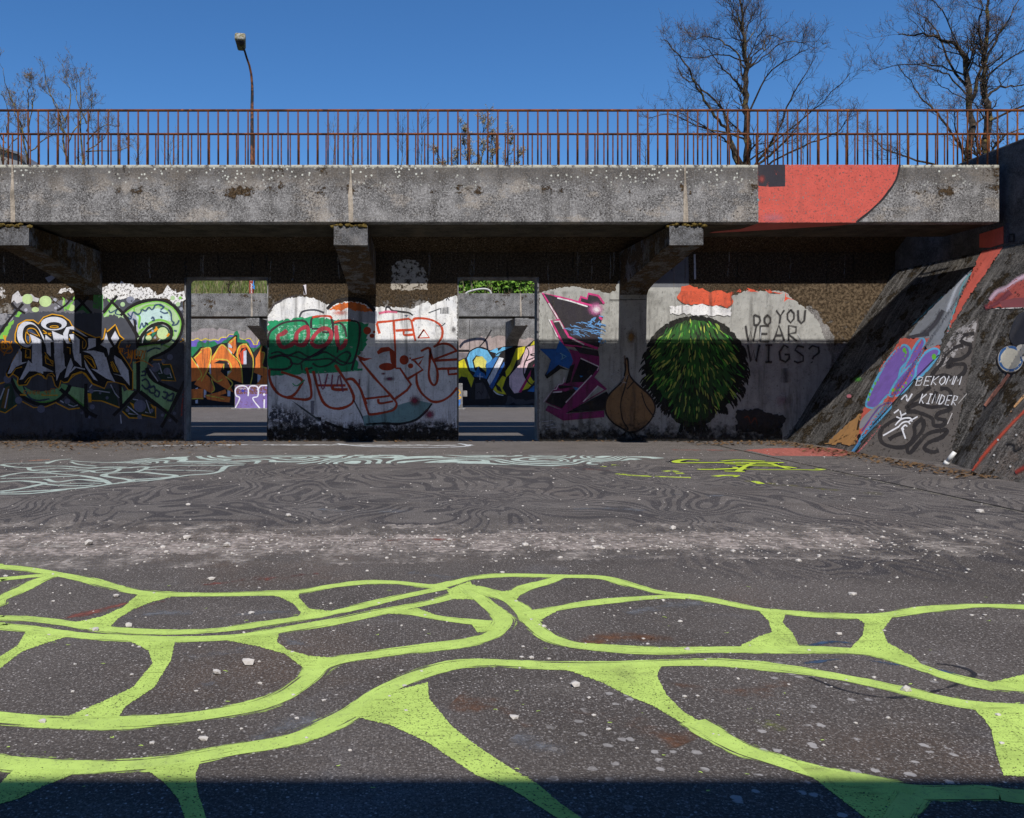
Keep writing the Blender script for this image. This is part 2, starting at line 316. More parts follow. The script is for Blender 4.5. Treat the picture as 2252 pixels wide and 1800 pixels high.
# ------------------------------------------------------------------ ground
def ground_material():
    n = NT('yard_asphalt'); x = n.xyz()
    c = n.mix(n.rng(n.noise(.8, 6, .6), .35, .66), rgb((.068, .057, .050)), rgb((.110, .094, .084)))
    c = n.mix(n.math('MULTIPLY', n.rng(n.noise(.55, 5, .6, n.vec(1, 1, 1, off=(7, 3, 0))), .54, .72), .5), c, rgb((.14, .09, .06)))       # rusty stains
    c = n.mix(n.math('MULTIPLY', n.rng(n.noise(1.3, 6, .65, n.vec(1, 1, 1, off=(2, 9, 0))), .56, .72), .4), c, rgb((.15, .15, .165)))     # pale scuffs
    c = n.mix(n.math('MULTIPLY', n.rng(n.noise(2.6, 6, .7, n.vec(.35, 1, 1, off=(4, 4, 0))), .58, .70), .3), c, rgb((.20, .18, .16)))
    far = n.rng(n.math('ADD', x[1], n.math('MULTIPLY', n.math('SUBTRACT', n.noise(1.1, 6, .65), .5), 1.6)), 4.9, 6.4); c = n.mix(n.math('MULTIPLY', far, .7), c, n.mix(n.rng(n.noise(3.0, 8, .7, n.vec(.6, 1, 1)), .36, .64), rgb((.102, .090, .084)), rgb((.165, .148, .138))))
    g = n.noise(120, 5, .8); c = n.mix(n.rng(g, .42, .52), n.mix(.72, c, rgb((.025, .022, .022))), c); c = n.mix(n.math('MULTIPLY', n.rng(n.noise(95, 4, .75, n.vec(1, 1, 1, off=(3, 3, 0))), .53, .62), .55), c, rgb((.27, .25, .235)))      # grain
    c = n.mix(n.math('MULTIPLY', n.rng(n.noise(24, 7, .8, n.vec(.5, 1, 1, off=(1, 6, 0))), .52, .66), .35), c, rgb((.035, .032, .033)))
    # dark painted contour rings: level lines of one slow noise field
    f = n.noise(1.12, 1.7, .4, n.vec(1, .6, 1, off=(3.3, 1.1, 0)), dist=.75)
    tri = n.math('PINGPONG', n.math('MULTIPLY', f, 19), .5)
    wdt = n.rng(n.noise(1.2, 2, .5, n.vec(1, 1, 1, off=(11, 2, 0))), .3, .7, .13, .31)
    ln = n.rng(n.math('SUBTRACT', tri, n.math('ADD', wdt, n.math('MULTIPLY', n.math('SUBTRACT', n.noise(30, 4, .7), .5), .16))), .03, -.03)
    zone = n.math('MULTIPLY', n.rng(n.math('ADD', x[1], n.math('MULTIPLY', n.math('SUBTRACT', n.noise(.5, 2), .5), 2.0)), 5.2, 5.6), n.rng(x[1], 10.6, 9.3))
    zone = n.math('MAXIMUM', zone, n.math('MULTIPLY', n.math('MULTIPLY', n.rng(x[0], 1.0, 2.0), n.rng(x[1], 3.9, 4.3)), n.rng(x[1], 10.6, 9.3)))
    wear = n.rng(n.noise(1.4, 7, .65, n.vec(1, 1, 1, off=(0, 5, 0))), .33, .52, .3, 1)
    ln = n.math('MULTIPLY', n.math('MULTIPLY', ln, zone), wear); c = n.mix(n.math('MULTIPLY', ln, .76), c, n.mix(n.rng(g, .45, .6), rgb((.026, .024, .027)), rgb((.052, .048, .052))))
    # stone chips in three sizes
    for sc, r0, thr, col, amt in ((130, .34, .58, (.30, .27, .25), .8), (76, .27, .72, (.40, .37, .35), .9), (38, .17, .86, (.46, .43, .41), .9), (17, .09, .93, (.5, .47, .44), .9)):
        v = n.n.new('ShaderNodeTexVoronoi'); n.put(v.inputs['Vector'], n.vec(1, 1, 0)); v.inputs['Scale'].default_value = sc
        rad = n.rng(v.outputs['Distance'], r0, r0 * .75); pick = n.rng(n.xyz(v.outputs['Color'])[0], thr, thr + .03)
        dens = n.rng(n.noise(.9, 4, .6, n.vec(1, 1, 1, off=(sc, 1, 0))), .33, .6, .35, 1)
        c = n.mix(n.math('MULTIPLY', n.math('MULTIPLY', rad, pick), n.math('MULTIPLY', dens, amt)), c, rgb(col))
    # flat pale splats near the camera on the right
    zz = n.math('MULTIPLY', n.rng(x[0], .1, .8), n.math('MULTIPLY', n.rng(x[1], 3.2, 2.5), n.rng(x[0], 2.6, 1.8)))
    v = n.voro(15, n.vec(1, 1, 0, off=(.3, .7, 0))); sp = n.math('MULTIPLY', n.rng(n.math('ADD', v, n.math('MULTIPLY', n.noise(60, 3), .3)), .36, .31), n.rng(n.noise(3.1, 3, .6, n.vec(1, 1, 1, off=(6, 6, 0))), .46, .54))
    c = n.mix(n.math('MULTIPLY', n.math('MULTIPLY', sp, zz), .85), c, rgb((.36, .34, .33)))
    n.bump(n.math('ADD', g, n.noise(40, 5, .7)), .5, .006)
    return n.out(c, .9, .2)
M_GROUND = ground_material()
gr = mesh('ground', [(-140, -60, 0), (140, -60, 0), (140, 140, 0), (-140, 140, 0)], [[0, 1, 2, 3]], M_GROUND); tag(gr, kind='structure')

def sheet_mat(name, col, thr=.5, sc=6, stretch=(1, 1, 1), soft=.05, detail=8, col2=None, spk=0):
    """patchy layer on the ground: alpha from noise, fading out where the sheet's 'st' coverage does"""
    n = NT(name); c = n.mix(n.rng(n.noise(22, 5, .7), .4, .62), rgb(col, .75), rgb(col2 or col, 1.2)); cov = n.xyz(n.attr('st').outputs['Vector'])[2]
    a = n.noise(sc, detail, .72, n.vec(*stretch)); a = n.math('ADD', a, n.math('MULTIPLY', n.math('SUBTRACT', cov, 1), .45)); a = n.rng(a, thr - soft, thr + soft)
    n.bump(n.noise(60, 4, .7), .5, .008)
    return n.out(c, .92, .15, a)
def contour_mat(name, col, freq, wl, sc=.62, st=(1, .62, 1), off=(0, 0, 0), wear=.36):
    n = NT(name); f = n.noise(sc, 1.5, .45, n.vec(*st, off=off), dist=.6); tri = n.math('PINGPONG', n.math('MULTIPLY', f, freq), .5)
    wd = n.rng(n.noise(.8, 2, .5, n.vec(1, 1, 1, off=(4, 2, 0))), .3, .7, wl * .75, wl * 1.25); cov = n.xyz(n.attr('st').outputs['Vector'])[2]
    a = n.rng(n.math('SUBTRACT', tri, wd), .03, -.03); a = n.math('MULTIPLY', a, n.rng(n.noise(14, 7, .7), wear, wear + .06)); a = n.math('MULTIPLY', a, n.rng(cov, .05, .4))
    return n.out(n.mix(n.rng(n.noise(5, 4), .3, .7), rgb(col, .8), rgb(col, 1.1)), .8, .2, a)

LIME = (177, 202, 103)
g = Mural(FlatMap()).T(1, 0, 0)
# pale dust band, whitewash by the wall, faded red patches
dust = sheet_mat('pale_dust', (.27, .23, .205), .485, 5, (1.0, .6, 1), .13, 12, (.37, .32, .29))
g.fill(sheet_mat('thin_dust', (.24, .21, .19), .56, 4, (.9, .7, 1), .14, 12, (.34, .30, .27)), '-300 1150 300 1146 800 1156 1300 1150 1700 1150 2000 1160 2300 1165 2300 1215 1960 1232 1500 1228 1000 1236 400 1250 -300 1262', jag=3)
g.fill(dust, '-200 1176 200 1172 600 1175 900 1178 1126 1172 1400 1174 1700 1170 1850 1171 1905 1184 1960 1206 1700 1208 1400 1209 1126 1211 800 1216 500 1218 200 1222 -200 1224', jag=3); g.line(dust, '-200 1193 300 1196 700 1196 1126 1192 1500 1188 1800 1184 1960 1194', 1.1, world=True)
g.line(dust, '-200 1181 400 1184 900 1183 1500 1180 1850 1176', .5, world=True)
g.line(sheet_mat('rubble_dust', (.33, .30, .27), .53, 9, (.6, 1, 1), .05, 9), '-200 1205 100 1203 350 1206 620 1204', .8, world=True)
g.line(sheet_mat('white_wash', (.62, .64, .66), .47, 7, (.5, 1.4, 1), .03, 8), '330 981 480 979 700 979 980 980 1040 979', .75, world=True)
g.line((190, 195, 200), '740 976 800 982 900 984 980 984 1030 981 1010 976', .10, world=True, wear=.4)
red = (168, 92, 84)
g.fill(sheet_mat('faded_red', (.33, .105, .085), .40, 8, (.6, 1, 1), .05), '1640 990 1700 986 1850 985 1875 1000 1850 1004 1700 1003')
g.line(sheet_mat('faded_red_thin', (.26, .10, .085), .50, 8, (.6, 1, 1), .06), '1480 990 1600 991 1680 994', .8, world=True)
rd = sheet_mat('faint_red', (.20, .075, .06), .52, 5, (1, 1, 1), .08)
g.line(rd, '1200 1027 1290 1032 1380 1037', .35, world=True); g.line(rd, '840 1190 920 1186 1010 1188', .4, world=True)
g.line(rd, '120 1365 220 1342 300 1322', .25, world=True); g.line(rd, '300 1340 380 1318 470 1308', .2, world=True); g.line(rd, '420 1290 560 1275 700 1262', .3, world=True)
g.line(sheet_mat('orange_streak', (.42, .2, .12), .48, 6), '-20 1017 60 1014 110 1011', .2, world=True)
rust = sheet_mat('rust_stain', (.16, .075, .04), .55, 3.2, (1, 1, 1), .16)
g.line(rust, '1240 1425 1400 1400 1550 1430', .7, world=True); g.line(rust, '1450 1500 1620 1520 1780 1500', .45, world=True); g.line(rust, '1250 1560 1400 1600 1500 1640', .5, world=True); g.line(rust, '1000 1540 1100 1560 1160 1600', .4, world=True)
blu = sheet_mat('blue_scuff', (.045, .075, .13), .46, 8, (1, 1, 1), .1)
g.line(blu, '1760 1425 1830 1412 1900 1420 1975 1430', .10, world=True); g.line(blu, '1770 1460 1860 1450 1960 1460 2060 1475 2120 1490', .09, world=True)
scf = sheet_mat('pale_scuff', (.17, .175, .19), .56, 5, (.8, 1, 1), .16)
for t, wd in (('420 1450 470 1440 540 1436', .5), ('400 1530 440 1520 470 1500', .4), ('270 1365 340 1350 420 1352', .3), ('480 1360 560 1350 640 1345', .3), ('620 1395 640 1410 690 1425', .2), ('560 1630 620 1600 700 1590', .4), ('1380 1350 1450 1335 1550 1330', .4), ('1130 1620 1160 1630 1240 1660', .4), ('900 1260 1000 1270 1060 1262', .4), ('1260 1120 1360 1118 1420 1125', .5), ('1460 1085 1540 1092 1600 1090', .4), ('700 1120 800 1126 900 1124', .5)): g.line(scf, t, wd, world=True)
g.line(sheet_mat('black_arc', (.025, .025, .03), .40, 8, (1, 1, 1), .1), '1780 1490 1860 1520 1960 1535 2060 1520 2140 1490 2120 1470 2060 1460', .05, world=True)
g.line(sheet_mat('yellow_haze', (.17, .16, .05), .56, 6, (1, 1, 1), .1), '1640 1058 1800 1075 1950 1090', .8, world=True)
g.line(sheet_mat('yellow_haze_near', (.2, .22, .07), .60, 7, (1, 1, 1), .1), '1650 1585 1750 1600 1830 1590', .4, world=True)
# mint swirls and mint cells
mint = (.40, .475, .435)
g.fill(contour_mat('mint_swirls', mint, 19, .23, .75, (1, .8, 1), (1.5, 4.4, 0)), '240 1018 330 1008 460 1003 700 1001 900 1001 1200 1002 1430 1004 1462 1008 1330 1016 1310 1024 1220 1026 1080 1022 960 1018 760 1021 560 1020 480 1021')
MC = (166, 178, 170)
g.T(3.593, 0, 980)
for t, wd in (('0 375 200 365 450 352 700 330 880 305', .13), ('0 385 250 380 520 350', .1), ('0 365 150 345 280 318 350 300 280 290 150 280 0 290', .13), ('10 262 200 258 400 250 640 240 580 235 350 218 200 215 60 235 10 250', .10),
              ('360 265 450 290 620 270 800 285 840 290', .12), ('640 240 760 260 830 280 880 304 1000 290 1040 280 980 265 850 248 820 235 880 220 1100 212 1250 225 1390 240 1270 258 1040 272', .13),
              ('1040 285 1200 275 1380 252 1500 235 1650 225 1740 205 1780 170 1840 158 1930 155', .12), ('1150 190 1300 195 1500 198 1690 205', .08), ('1130 180 1300 165 1500 158 1780 160', .09), ('1080 210 1160 180 1130 170 900 185 700 205 640 215', .11),
              ('350 218 500 205 700 200 760 215 900 210 950 185', .09), ('10 155 100 170 230 175 350 165 520 165 640 175 800 175 1050 178', .10), ('230 195 350 190 480 180 640 190 850 170 1000 172', .09), ('10 155 80 145 350 138 370 130', .08),
              ('365 145 450 118 560 108', .09), ('560 120 640 128 800 135 1000 138 1180 150', .08), ('560 130 620 150 760 165', .08), ('470 310 620 300 800 300', .08), ('340 305 480 318 660 320 740 312', .10), ('230 175 240 195 330 205 480 205', .10)):
    g.line(MC, t, wd * .66, world=True, wear=.36)
# lime tag
g.T(2.695, 1200, 960)
TG = (176, 196, 60)
for t, wd in (('910 142 830 138 775 148 800 157 1000 156 1200 155 1410 156', .16), ('1040 147 1150 140 1300 148', .13), ('1060 163 1200 165 1330 165', .12), ('1130 172 1250 175 1400 178 1480 188', .14), ('900 196 1000 196 1100 192 1180 190', .16),
              ('1060 206 1180 210', .14), ('1120 182 1150 192 1300 198 1500 198 1600 200 1645 196 1600 190', .10), ('1230 160 1180 180 1140 208', .12), ('1330 160 1380 176 1440 192', .12)):
    g.line((35, 33, 36), t, wd * 1.5, world=True, wear=.3); 
for t, wd in (('910 142 830 138 775 148 800 157 1000 156 1200 155 1410 156', .16), ('1040 147 1150 140 1300 148', .13), ('1060 163 1200 165 1330 165', .12), ('1130 172 1250 175 1400 178 1480 188', .14), ('900 196 1000 196 1100 192 1180 190', .16),
              ('1060 206 1180 210', .14), ('1120 182 1150 192 1300 198 1500 198 1600 200 1645 196 1600 190', .10), ('1230 160 1180 180 1140 208', .12), ('1330 160 1380 176 1440 192', .12)):
    g.line(TG, t, wd * .68, world=True, wear=.32)
for t in ('420 222 520 232 640 238 760 242 860 246', '700 208 760 206 800 222', '390 170 440 172', '330 178 360 180', '1000 238 1060 232 1130 232 1100 240', '1230 265 1280 282'): g.line(TG, t, .10, world=True, wear=.44)
# slab joint
g.T(1, 0, 0); g.line((22, 20, 20), [(CX + 4.62 * F / y, CY + F / y) for y in (13.1, 11, 9, 7.5, 6, 5, 4.2)], .05, sm=0, world=True)
g.line(sheet_mat('joint_grit', (.2, .185, .15), .5, 12), [(CX + 4.58 * F / y, CY + F / y) for y in (13.1, 11, 9, 7.5, 6, 5, 4.2)], .3, sm=0, world=True)
# lime network in the foreground
def L4(t, w=.105):
    a = [float(v) for v in t.split()]
    if g.ox == 0 and a[0] <= -60: a = [-1100, a[1] - 26, -560, a[1] + 12] + a          # the network runs on past both sides
    if g.ox > 1000 and a[-2] >= 2156: a += [2720, a[-1] + 16, 3300, a[-1] - 10]
    g.line(LIME, ' '.join(map(str, a)), w * .93, world=True, brush=1)
def F4(t): g.fill(limefill, t, jag=1.1)
def lime_fill():
    n = NT('lime_fill'); c = n.mix(n.rng(n.noise(4, 7, .7), .34, .66), rgb(LIME, .80), rgb(LIME, 1.08)); st = n.noise(1, 6, .68, n.vec(6, 46, 1, off=(1, 2, 0))); st2 = n.noise(1, 6, .68, n.vec(40, 9, 1, off=(5, 2, 0)))
    c = n.mix(n.math('MULTIPLY', n.rng(st, .54, .66), .5), c, rgb((.13, .15, .045))); c = n.mix(n.math('MULTIPLY', n.rng(st2, .57, .68), .45), c, rgb((.10, .11, .04)))
    c = n.mix(n.math('MULTIPLY', n.rng(n.noise(3, 6, .7, n.vec(1, 1, 1, off=(7, 7, 0))), .54, .68), .3), c, rgb((.12, .105, .07)))
    a = n.math('MULTIPLY', n.rng(n.noise(150, 3, .6), .36, .42), n.rng(n.noise(16, 8, .8), .30, .36)); n.bump(n.noise(110, 5, .8), .45, .004)
    return n.out(c, .85, .15, a)
limefill = lime_fill()
g.T(1.9147, 0, 1220)
L4('-60 45 0 50 130 65 250 85 360 105 470 135 580 158 700 168 900 170 1100 165 1260 158 1400 133 1550 118 1680 120 1820 135 1900 122 2000 98 2156 88 2356 92 2536 98 2656 130 2776 160 2956 185 3156 225 3306 245 3556 260 3716 258 3856 238 4006 222 4156 217 4400 226', .11)
L4('-60 112 0 105 150 90 250 90'); L4('-60 220 0 190 80 150 150 115 220 90', .12)
L4('-60 265 0 268 150 275 300 293 460 318 700 328 900 320 1100 295 1300 265 1450 235 1600 200 1750 165 1880 140', .10)
L4('-60 300 0 303 150 318 300 337 500 352 700 358 930 352 1150 325 1400 285 1600 243 1800 205 1940 165', .11)
F4('590 160 640 160 760 170 640 200 560 232 500 268 465 305 380 312 290 292 430 262 520 222')
F4('1110 168 1260 156 1258 182 1300 228 1400 240 1290 272 1250 270 1268 245 1235 208 1180 180')
F4('1880 150 1980 112 2010 190 1905 188'); L4('1960 130 2040 200 2100 250 2122 285 2080 335 1980 368 1800 393 1600 418 1430 445 1350 475 1300 522 1200 590 1080 638 900 672 700 698 500 710 200 706 0 692 -80 685', .125)
L4('1640 238 1750 250 1900 275 2065 292', .10); F4('1600 245 1760 228 1850 262 1740 256')
F4('2060 282 1980 285 2010 330 2090 320')
F4('110 322 310 338 180 378 90 412 0 480 -60 520 -60 470 0 430 75 385')
F4('535 362 735 368 722 442 650 560 530 640 495 692 262 692 430 622 560 560 642 460 625 405 595 390')
F4('920 356 1175 328 1165 368 1210 402 1300 428 1440 440 1340 485 1278 478 1200 420 1090 388')
L4('-80 862 0 872 100 887 300 897 500 892 700 877 850 852 1000 822 1200 787 1350 732 1480 667 1600 582 1750 512 1900 467 2050 457 2156 462 2356 470 2556 470 2776 460 3006 456 3206 470 3406 495 3606 530 3806 575 4006 620 4156 640 4400 655', .115)
F4('1470 678 1620 585 1800 540 1808 610 1900 722 2000 802 2160 908 2260 965 2360 1050 2460 1120 2360 1120 2156 990 2000 928 1800 792 1650 722')
F4('605 900 845 872 822 930 832 1000 875 1130 785 1130 750 1030 690 960'); F4('60 905 360 908 180 978 80 1030 0 1052 -60 1070 -60 985 0 968')
g.T(1.9147, 1126, 1220)
L4('-166 140 -76 158 0 168 60 140 150 115 205 92', .11); L4('-130 150 -20 190 40 232 80 282 120 322 200 367 350 392 600 406 900 402 1150 400 1400 406 1550 422 1680 462 1850 517 2000 552 2156 568 2300 580', .12)
F4('-60 160 60 140 20 190 80 280 50 290 10 240'); L4('60 252 150 235 300 210 500 188 650 178 730 182', .10); F4('80 252 220 222 130 272 80 284')
F4('1040 240 1152 245 1140 290 1180 330 1215 396 935 400 1040 345 1095 330 1080 280'); F4('1440 265 1606 260 1560 320 1582 372 1690 432 1740 480 1550 432 1415 406 1475 345 1485 290')
F4('180 470 630 468 610 512 650 592 720 662 820 722 800 750 700 702 600 642 480 592 380 540'); L4('760 705 950 812 1100 862 1300 922 1450 955 1700 1000 2000 1002 2156 1024', .12)
F4('1930 640 1990 630 2200 640 2200 940 2070 932 2040 842 2020 742 1985 690'); F4('2000 545 2200 495 2200 580'); F4('1180 872 1500 945 1700 992 1600 1120 1500 1120 1330 990'); L4('1690 1020 1650 1070 1620 1130', .1)
for i in range(70):
    x, y = random.uniform(0, 2300), random.uniform(40, 1000)
    g.T(1.9147, random.choice((0, 1126)), 1220); g.line(LIME, '%f %f %f %f %f %f' % (x, y, x + random.uniform(5, 12), y + random.uniform(-2, 2), x + random.uniform(12, 22), y + random.uniform(-4, 4)), random.uniform(.004, .008), world=True, taper=.8, wear=.45)
gp = g.build('painted_markings', gr); gp['label'] = 'lime green cell network, mint swirls and dust on dark asphalt'

# litter of brown leaves and grit along the wall foot, strewn stones
def pebble(r, sq=.6):
    b = bmesh.new(); bmesh.ops.create_icosphere(b, subdivisions=1, radius=r)
    for v in b.verts: v.co = Vector((v.co.x * 1.2, v.co.y, v.co.z * sq)) * random.uniform(.72, 1.25)
    return b
n_ = NT('pale_stone'); M_STONE = n_.out(n_.mix(n_.noise(30, 5), rgb((.34, .31, .28)), rgb((.62, .59, .56))), .9, .2)
n_ = NT('dry_leaf'); M_LEAF = n_.out(n_.mix(n_.noise(20, 3), rgb((.05, .03, .016)), rgb((.2, .12, .06))), .9, .1)
mb = MB()
for i in range(2000):
    y = random.uniform(2.2, 11.5) if random.random() < .55 else random.gauss(4.98, .26)
    x = random.uniform(-.5 * y - .3, .76 * y); 
    if x > 5.9: continue
    if y > 12.8 or y < 1.9: continue
    r = min(.02, max(.003, random.lognormvariate(-5.35, .42)))
    b = pebble(r); n0 = len(mb.v); bmesh.ops.translate(b, verts=b.verts, vec=(x, y, r * .3)); mb.add(b)
o = mb.build('gravel', M_STONE); tag(o, kind='stuff')
mb = MB()
def leafbit(x, y, z=.012, s=.03):
    a = random.uniform(0, 6.28); q = len(mb.v); t = random.uniform(-.4, .4)
    for u, v in ((-1, -.5), (1, -.45), (1.1, .5), (-.9, .55)): mb.v.append(Vector((x + s * (u * math.cos(a) - v * math.sin(a)), y + s * (u * math.sin(a) + v * math.cos(a)), z + s * t * u + .008)))
    mb.f.append([q, q + 1, q + 2, q + 3])
for i in range(2000):
    u = random.random()
    if u < .5: x, y = random.uniform(-7.5, -2.6), 12.95 - abs(random.gauss(0, .75))
    elif u < .62: x, y = random.uniform(-7.5, 6), random.uniform(12.9, 13.15)
    else:
        y = random.uniform(8.2, 13.0); x = 5.95 - abs(random.gauss(0, .22))
    if u < .5 and y < 10.8: continue
    leafbit(x, y, s=random.uniform(.012, .035))
for i in range(160): leafbit(random.uniform(4.3, 5.7), random.uniform(12.3, 13.0), s=random.uniform(.015, .04))
o = mb.build('leaf_litter', M_LEAF); tag(o, kind='stuff')
STONES = [(545, 1462, 15, 'largest pale stone, on the asphalt inside a lime ringed cell'), (477, 1483, 12, 'smaller angular pale stone left of the largest stone'), (283, 1378, 10, 'pale stone lying beside the double lime line on the left'),
          (93, 1590, 9, 'small stone resting on the lower left lime line'), (1265, 1511, 13, 'pale stone below the broad lime wedge in the middle'), (1992, 1520, 12, 'pale stone resting on the lime line at right'),
          (255, 1314, 8, 'small stone in the upper left lime cell'), (465, 1277, 9, 'pale stone on bare asphalt above the lime lines'), (195, 1199, 11, 'rubble stone at the left end of the dust band'), (410, 1187, 11, 'rubble stone on the dust band near its middle'),
          (500, 1203, 11, 'flat rubble stone on the dust band right of its neighbour'), (1480, 1165, 9, 'dark topped stone just behind the dust band'), (210, 1388, 9, 'stone on the lower of the double lime lines'), (635, 1137, 8, 'pale stone on the dark ringed asphalt'), (2155, 1128, 9, 'pale stone near the slab joint at far right')]
for x, y, s, lb in STONES:
    Y = F / (y - CY); b = pebble(s * Y / F * .8, .75); o = mesh('stone', [v.co + Vector(((x - CX) * Y / F, Y, s * Y / F * .45)) for v in b.verts], [[v.index for v in f.verts] for f in b.faces], M_STONE, loc=((x - CX) * Y / F, Y, 0), smooth=False); b.free()
    tag(o, lb, 'stone', 'loose stones on the asphalt')

# ------------------------------------------------------------------ walkways on brackets
M_MORTAR = concrete('mortar', (.42, .36, .29), (.15, .13, .11), (.5, .43, .35), .5, .02, None, .3)
def walkway(name, label, yf, sgn, seams, mat, depth=1.12, joints=True):
    t = thing(name, label, 'footbridge', ((seams[0] + seams[-1]) / 2, yf, 0))
    for a, b in zip(seams, seams[1:]):
        o = MB().box(a + .006, b - .006, *sorted((yf, yf + sgn * .18)), ZB, ZT, .012).build('parapet', mat, t)
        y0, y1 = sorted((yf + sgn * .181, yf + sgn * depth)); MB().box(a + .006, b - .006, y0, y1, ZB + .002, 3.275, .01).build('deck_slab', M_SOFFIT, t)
    if joints:
        for x in seams[1:-1]:
            pl = [(x - .012, ZT - .002), (x + .010, ZT - .002), (x + .012, 3.62), (x + .022, 3.45), (x + .030, 3.25), (x + .036, ZB), (x - .026, ZB), (x - .022, 3.2), (x - .03, 3.4), (x - .016, 3.6)]
            MB().prism([(p[0] + random.uniform(-.006, .006), p[1]) for p in pl], 'y', yf - sgn * .004, yf + sgn * .05).build('mortar_joint', M_MORTAR, t)
    return t
nearway = walkway('footbridge', 'long grey concrete walkway on brackets with red paint patch, nearest the camera', YF, 1, SEAMS, M_FASCIA)
farway = walkway('footbridge', 'mossy concrete walkway seen through the two doorways across the far court', YF2, 1, SEAMS + [12.0], M_FAR)
backway = walkway('footbridge', 'concrete walkway along the hidden far side of the painted wall', 16.05, -1, SEAMS[:-1] + [7.4], M_FAR, joints=False)
ownway = walkway('footbridge', 'concrete walkway behind the viewpoint shading the foreground', -1.07, -1, [-14, 7.7], M_FAR, joints=False)
sky_blocker = thing('building', 'tall plain block behind the viewpoint, added to cut skylight', 'building', (0, -14.5, 0))  # added unseen volume, keeps skylight off the shaded wall and foreground
bw_ = MB().box(-45, 60, -22, -14, 0, 17); bw_.build('wall', M_FAR, sky_blocker); MB().box(-45.2, 60.2, -22.2, -13.9, 17, 17.2).build('roof', M_SIDE, sky_blocker)
m = Mural(WallMap(YF)); m.l = 3; m.T(2.4725, 1380, 0)
redp = (205, 92, 80)
m.fill(redp, '709 897 1480 897 1466 960 1445 1005 1420 1040 1388 1082 1350 1120 1300 1165 1245 1208 1242 1211 712 1211', jag=.4, wear=.40, wscale=34)
m.line((38, 36, 40), '1481 897 1467 960 1446 1005 1421 1040 1389 1082 1351 1120 1301 1165 1245 1209', 9, wear=.36)
m.fill((52, 49, 57), '709 897 857 897 857 1015 770 1018 711 1012', wear=.37, wscale=7); m.dot((150, 70, 66), 730, 975, 28, 34, soft=1)
m.line((105, 160, 165), '709 1020 711 1120 709 1208', 7, wear=.5); m.dot((205, 130, 140), 790, 1185, 110, 40, soft=1, opac=.5)
m.build('paint_patch', nearway, 'coral red patch with dark square on weathered concrete')
m = Mural(FlatMap(ZB, -1)).T(1, 0, 0); m.fill((190, 88, 78), '1670 491 1884 491 1850 496 1740 503 1640 509 1560 513 1570 510 1630 504', wear=.3); m.build('underside_paint', nearway)
M_MOSS = NT('moss'); M_MOSS = M_MOSS.out(M_MOSS.mix(M_MOSS.noise(30, 5, .7), rgb((.05, .035, .012)), rgb((.17, .12, .03))), .95, .1)

# rusty railings
n_ = NT('rusty_steel'); rc = n_.mix(n_.rng(n_.noise(3, 7, .7, n_.vec(1, 1, 1)), .4, .62), rgb((.07, .034, .022)), rgb((.23, .072, .022)))
rc = n_.mix(n_.rng(n_.noise(14, 5, .7), .56, .66), rc, rgb((.30, .10, .03))); M_RUST = n_.out(rc, .85, .08)
def railing(name, label, y, z0, x0, x1, step, base, ids, top=4.54):
    t = thing(name, label, 'railing', ((x0 + x1) / 2, y, base))
    MB().tube([(x0 - .1, y, top), (x1 + .1, y, top)], .017, 10).build('top_rail', M_RUST, t, True)
    c = int((x1 - x0) / step) + 1; xs = [x0 + i * step for i in range(c)]; mid = sorted(xs, key=lambda x: abs(x - 1.3))
    keep, rest = mid[:100], mid[100:]; proto = None
    for x in sorted(keep):
        if proto is None: proto = MB().tube([(x0, y, base), (x0, y, top - .015)], .0105, 8).build('baluster', M_RUST, t, True); b = proto
        else: b = proto.copy(); COL.objects.link(b); b.parent = t
        b.location = (x - x0, 0, 0)
    if rest:
        mb = MB(); [mb.tube([(x, y, base), (x, y, top - .015)], .0105, 6) for x in rest]; o = mb.build('end_balusters', M_RUST, t, True); tag(o, kind='stuff')
    return t
railing('railing', 'rusty brown bar railing standing on the front parapet, the taller looking row', 10.78, 0, -5.305 - 4 * .1316, 8.7, .1316, ZT - .01, 0)
railing('railing', 'rusty bar railing on the wall cap, seen shorter through the front bars', 12.3, 0, -6.126 - 4 * .1347, 9.2, .1347, 3.895, 0, 4.684)

# painted dividing wall with brackets
DOORS = [(-3.657, -2.301), (.747, 2.063)]; DZ = 2.652
wall = thing('dividing_wall', 'graffiti covered concrete wall with two open doorways under the near walkway', 'wall', (0, YW, 0))
mb = MB()
xs = [-14.0] + [x for d in DOORS for x in d] + [9.5]
for a, b in ((xs[0], xs[1]), (xs[2], xs[3]), (xs[4], xs[5])): mb.box(a, b, YW, YW + TW, -.05, DZ)
mb.box(xs[0], xs[-1], YW, YW + TW, DZ, ZB - .003)
mb.build('wall_panel', M_WALL, wall)
fixn(MB().prism([(YW - .001, ZB), (12.62, 3.42), (12.25, 3.68), (12.25, 3.9), (14.1, 3.9), (14.1, 3.4), (YW + TW, ZB)], 'x', -14, 9.5).build('cap_beam', M_WALL, wall))
for a, b in DOORS:                       # grey lining with rounded upper corners, set toward the rear of the opening
    out = [(a, 0), (a, DZ), (b, DZ), (b, 0)]; r, t = .07, .022; inn = [(b - t, 0)]
    for k in range(7): an = k / 6 * math.pi / 2; inn.append((b - t - r + r * math.cos(an), DZ - t - r + r * math.sin(an)))
    for k in range(7): an = math.pi / 2 + k / 6 * math.pi / 2; inn.append((a + t + r + r * math.cos(an), DZ - t - r + r * math.sin(an)))
    inn.append((a + t, 0))
    fixn(MB().prism(out + inn, 'y', YW + .02, YW + TW + .01).build('door_frame', M_GREYFRAME, wall))
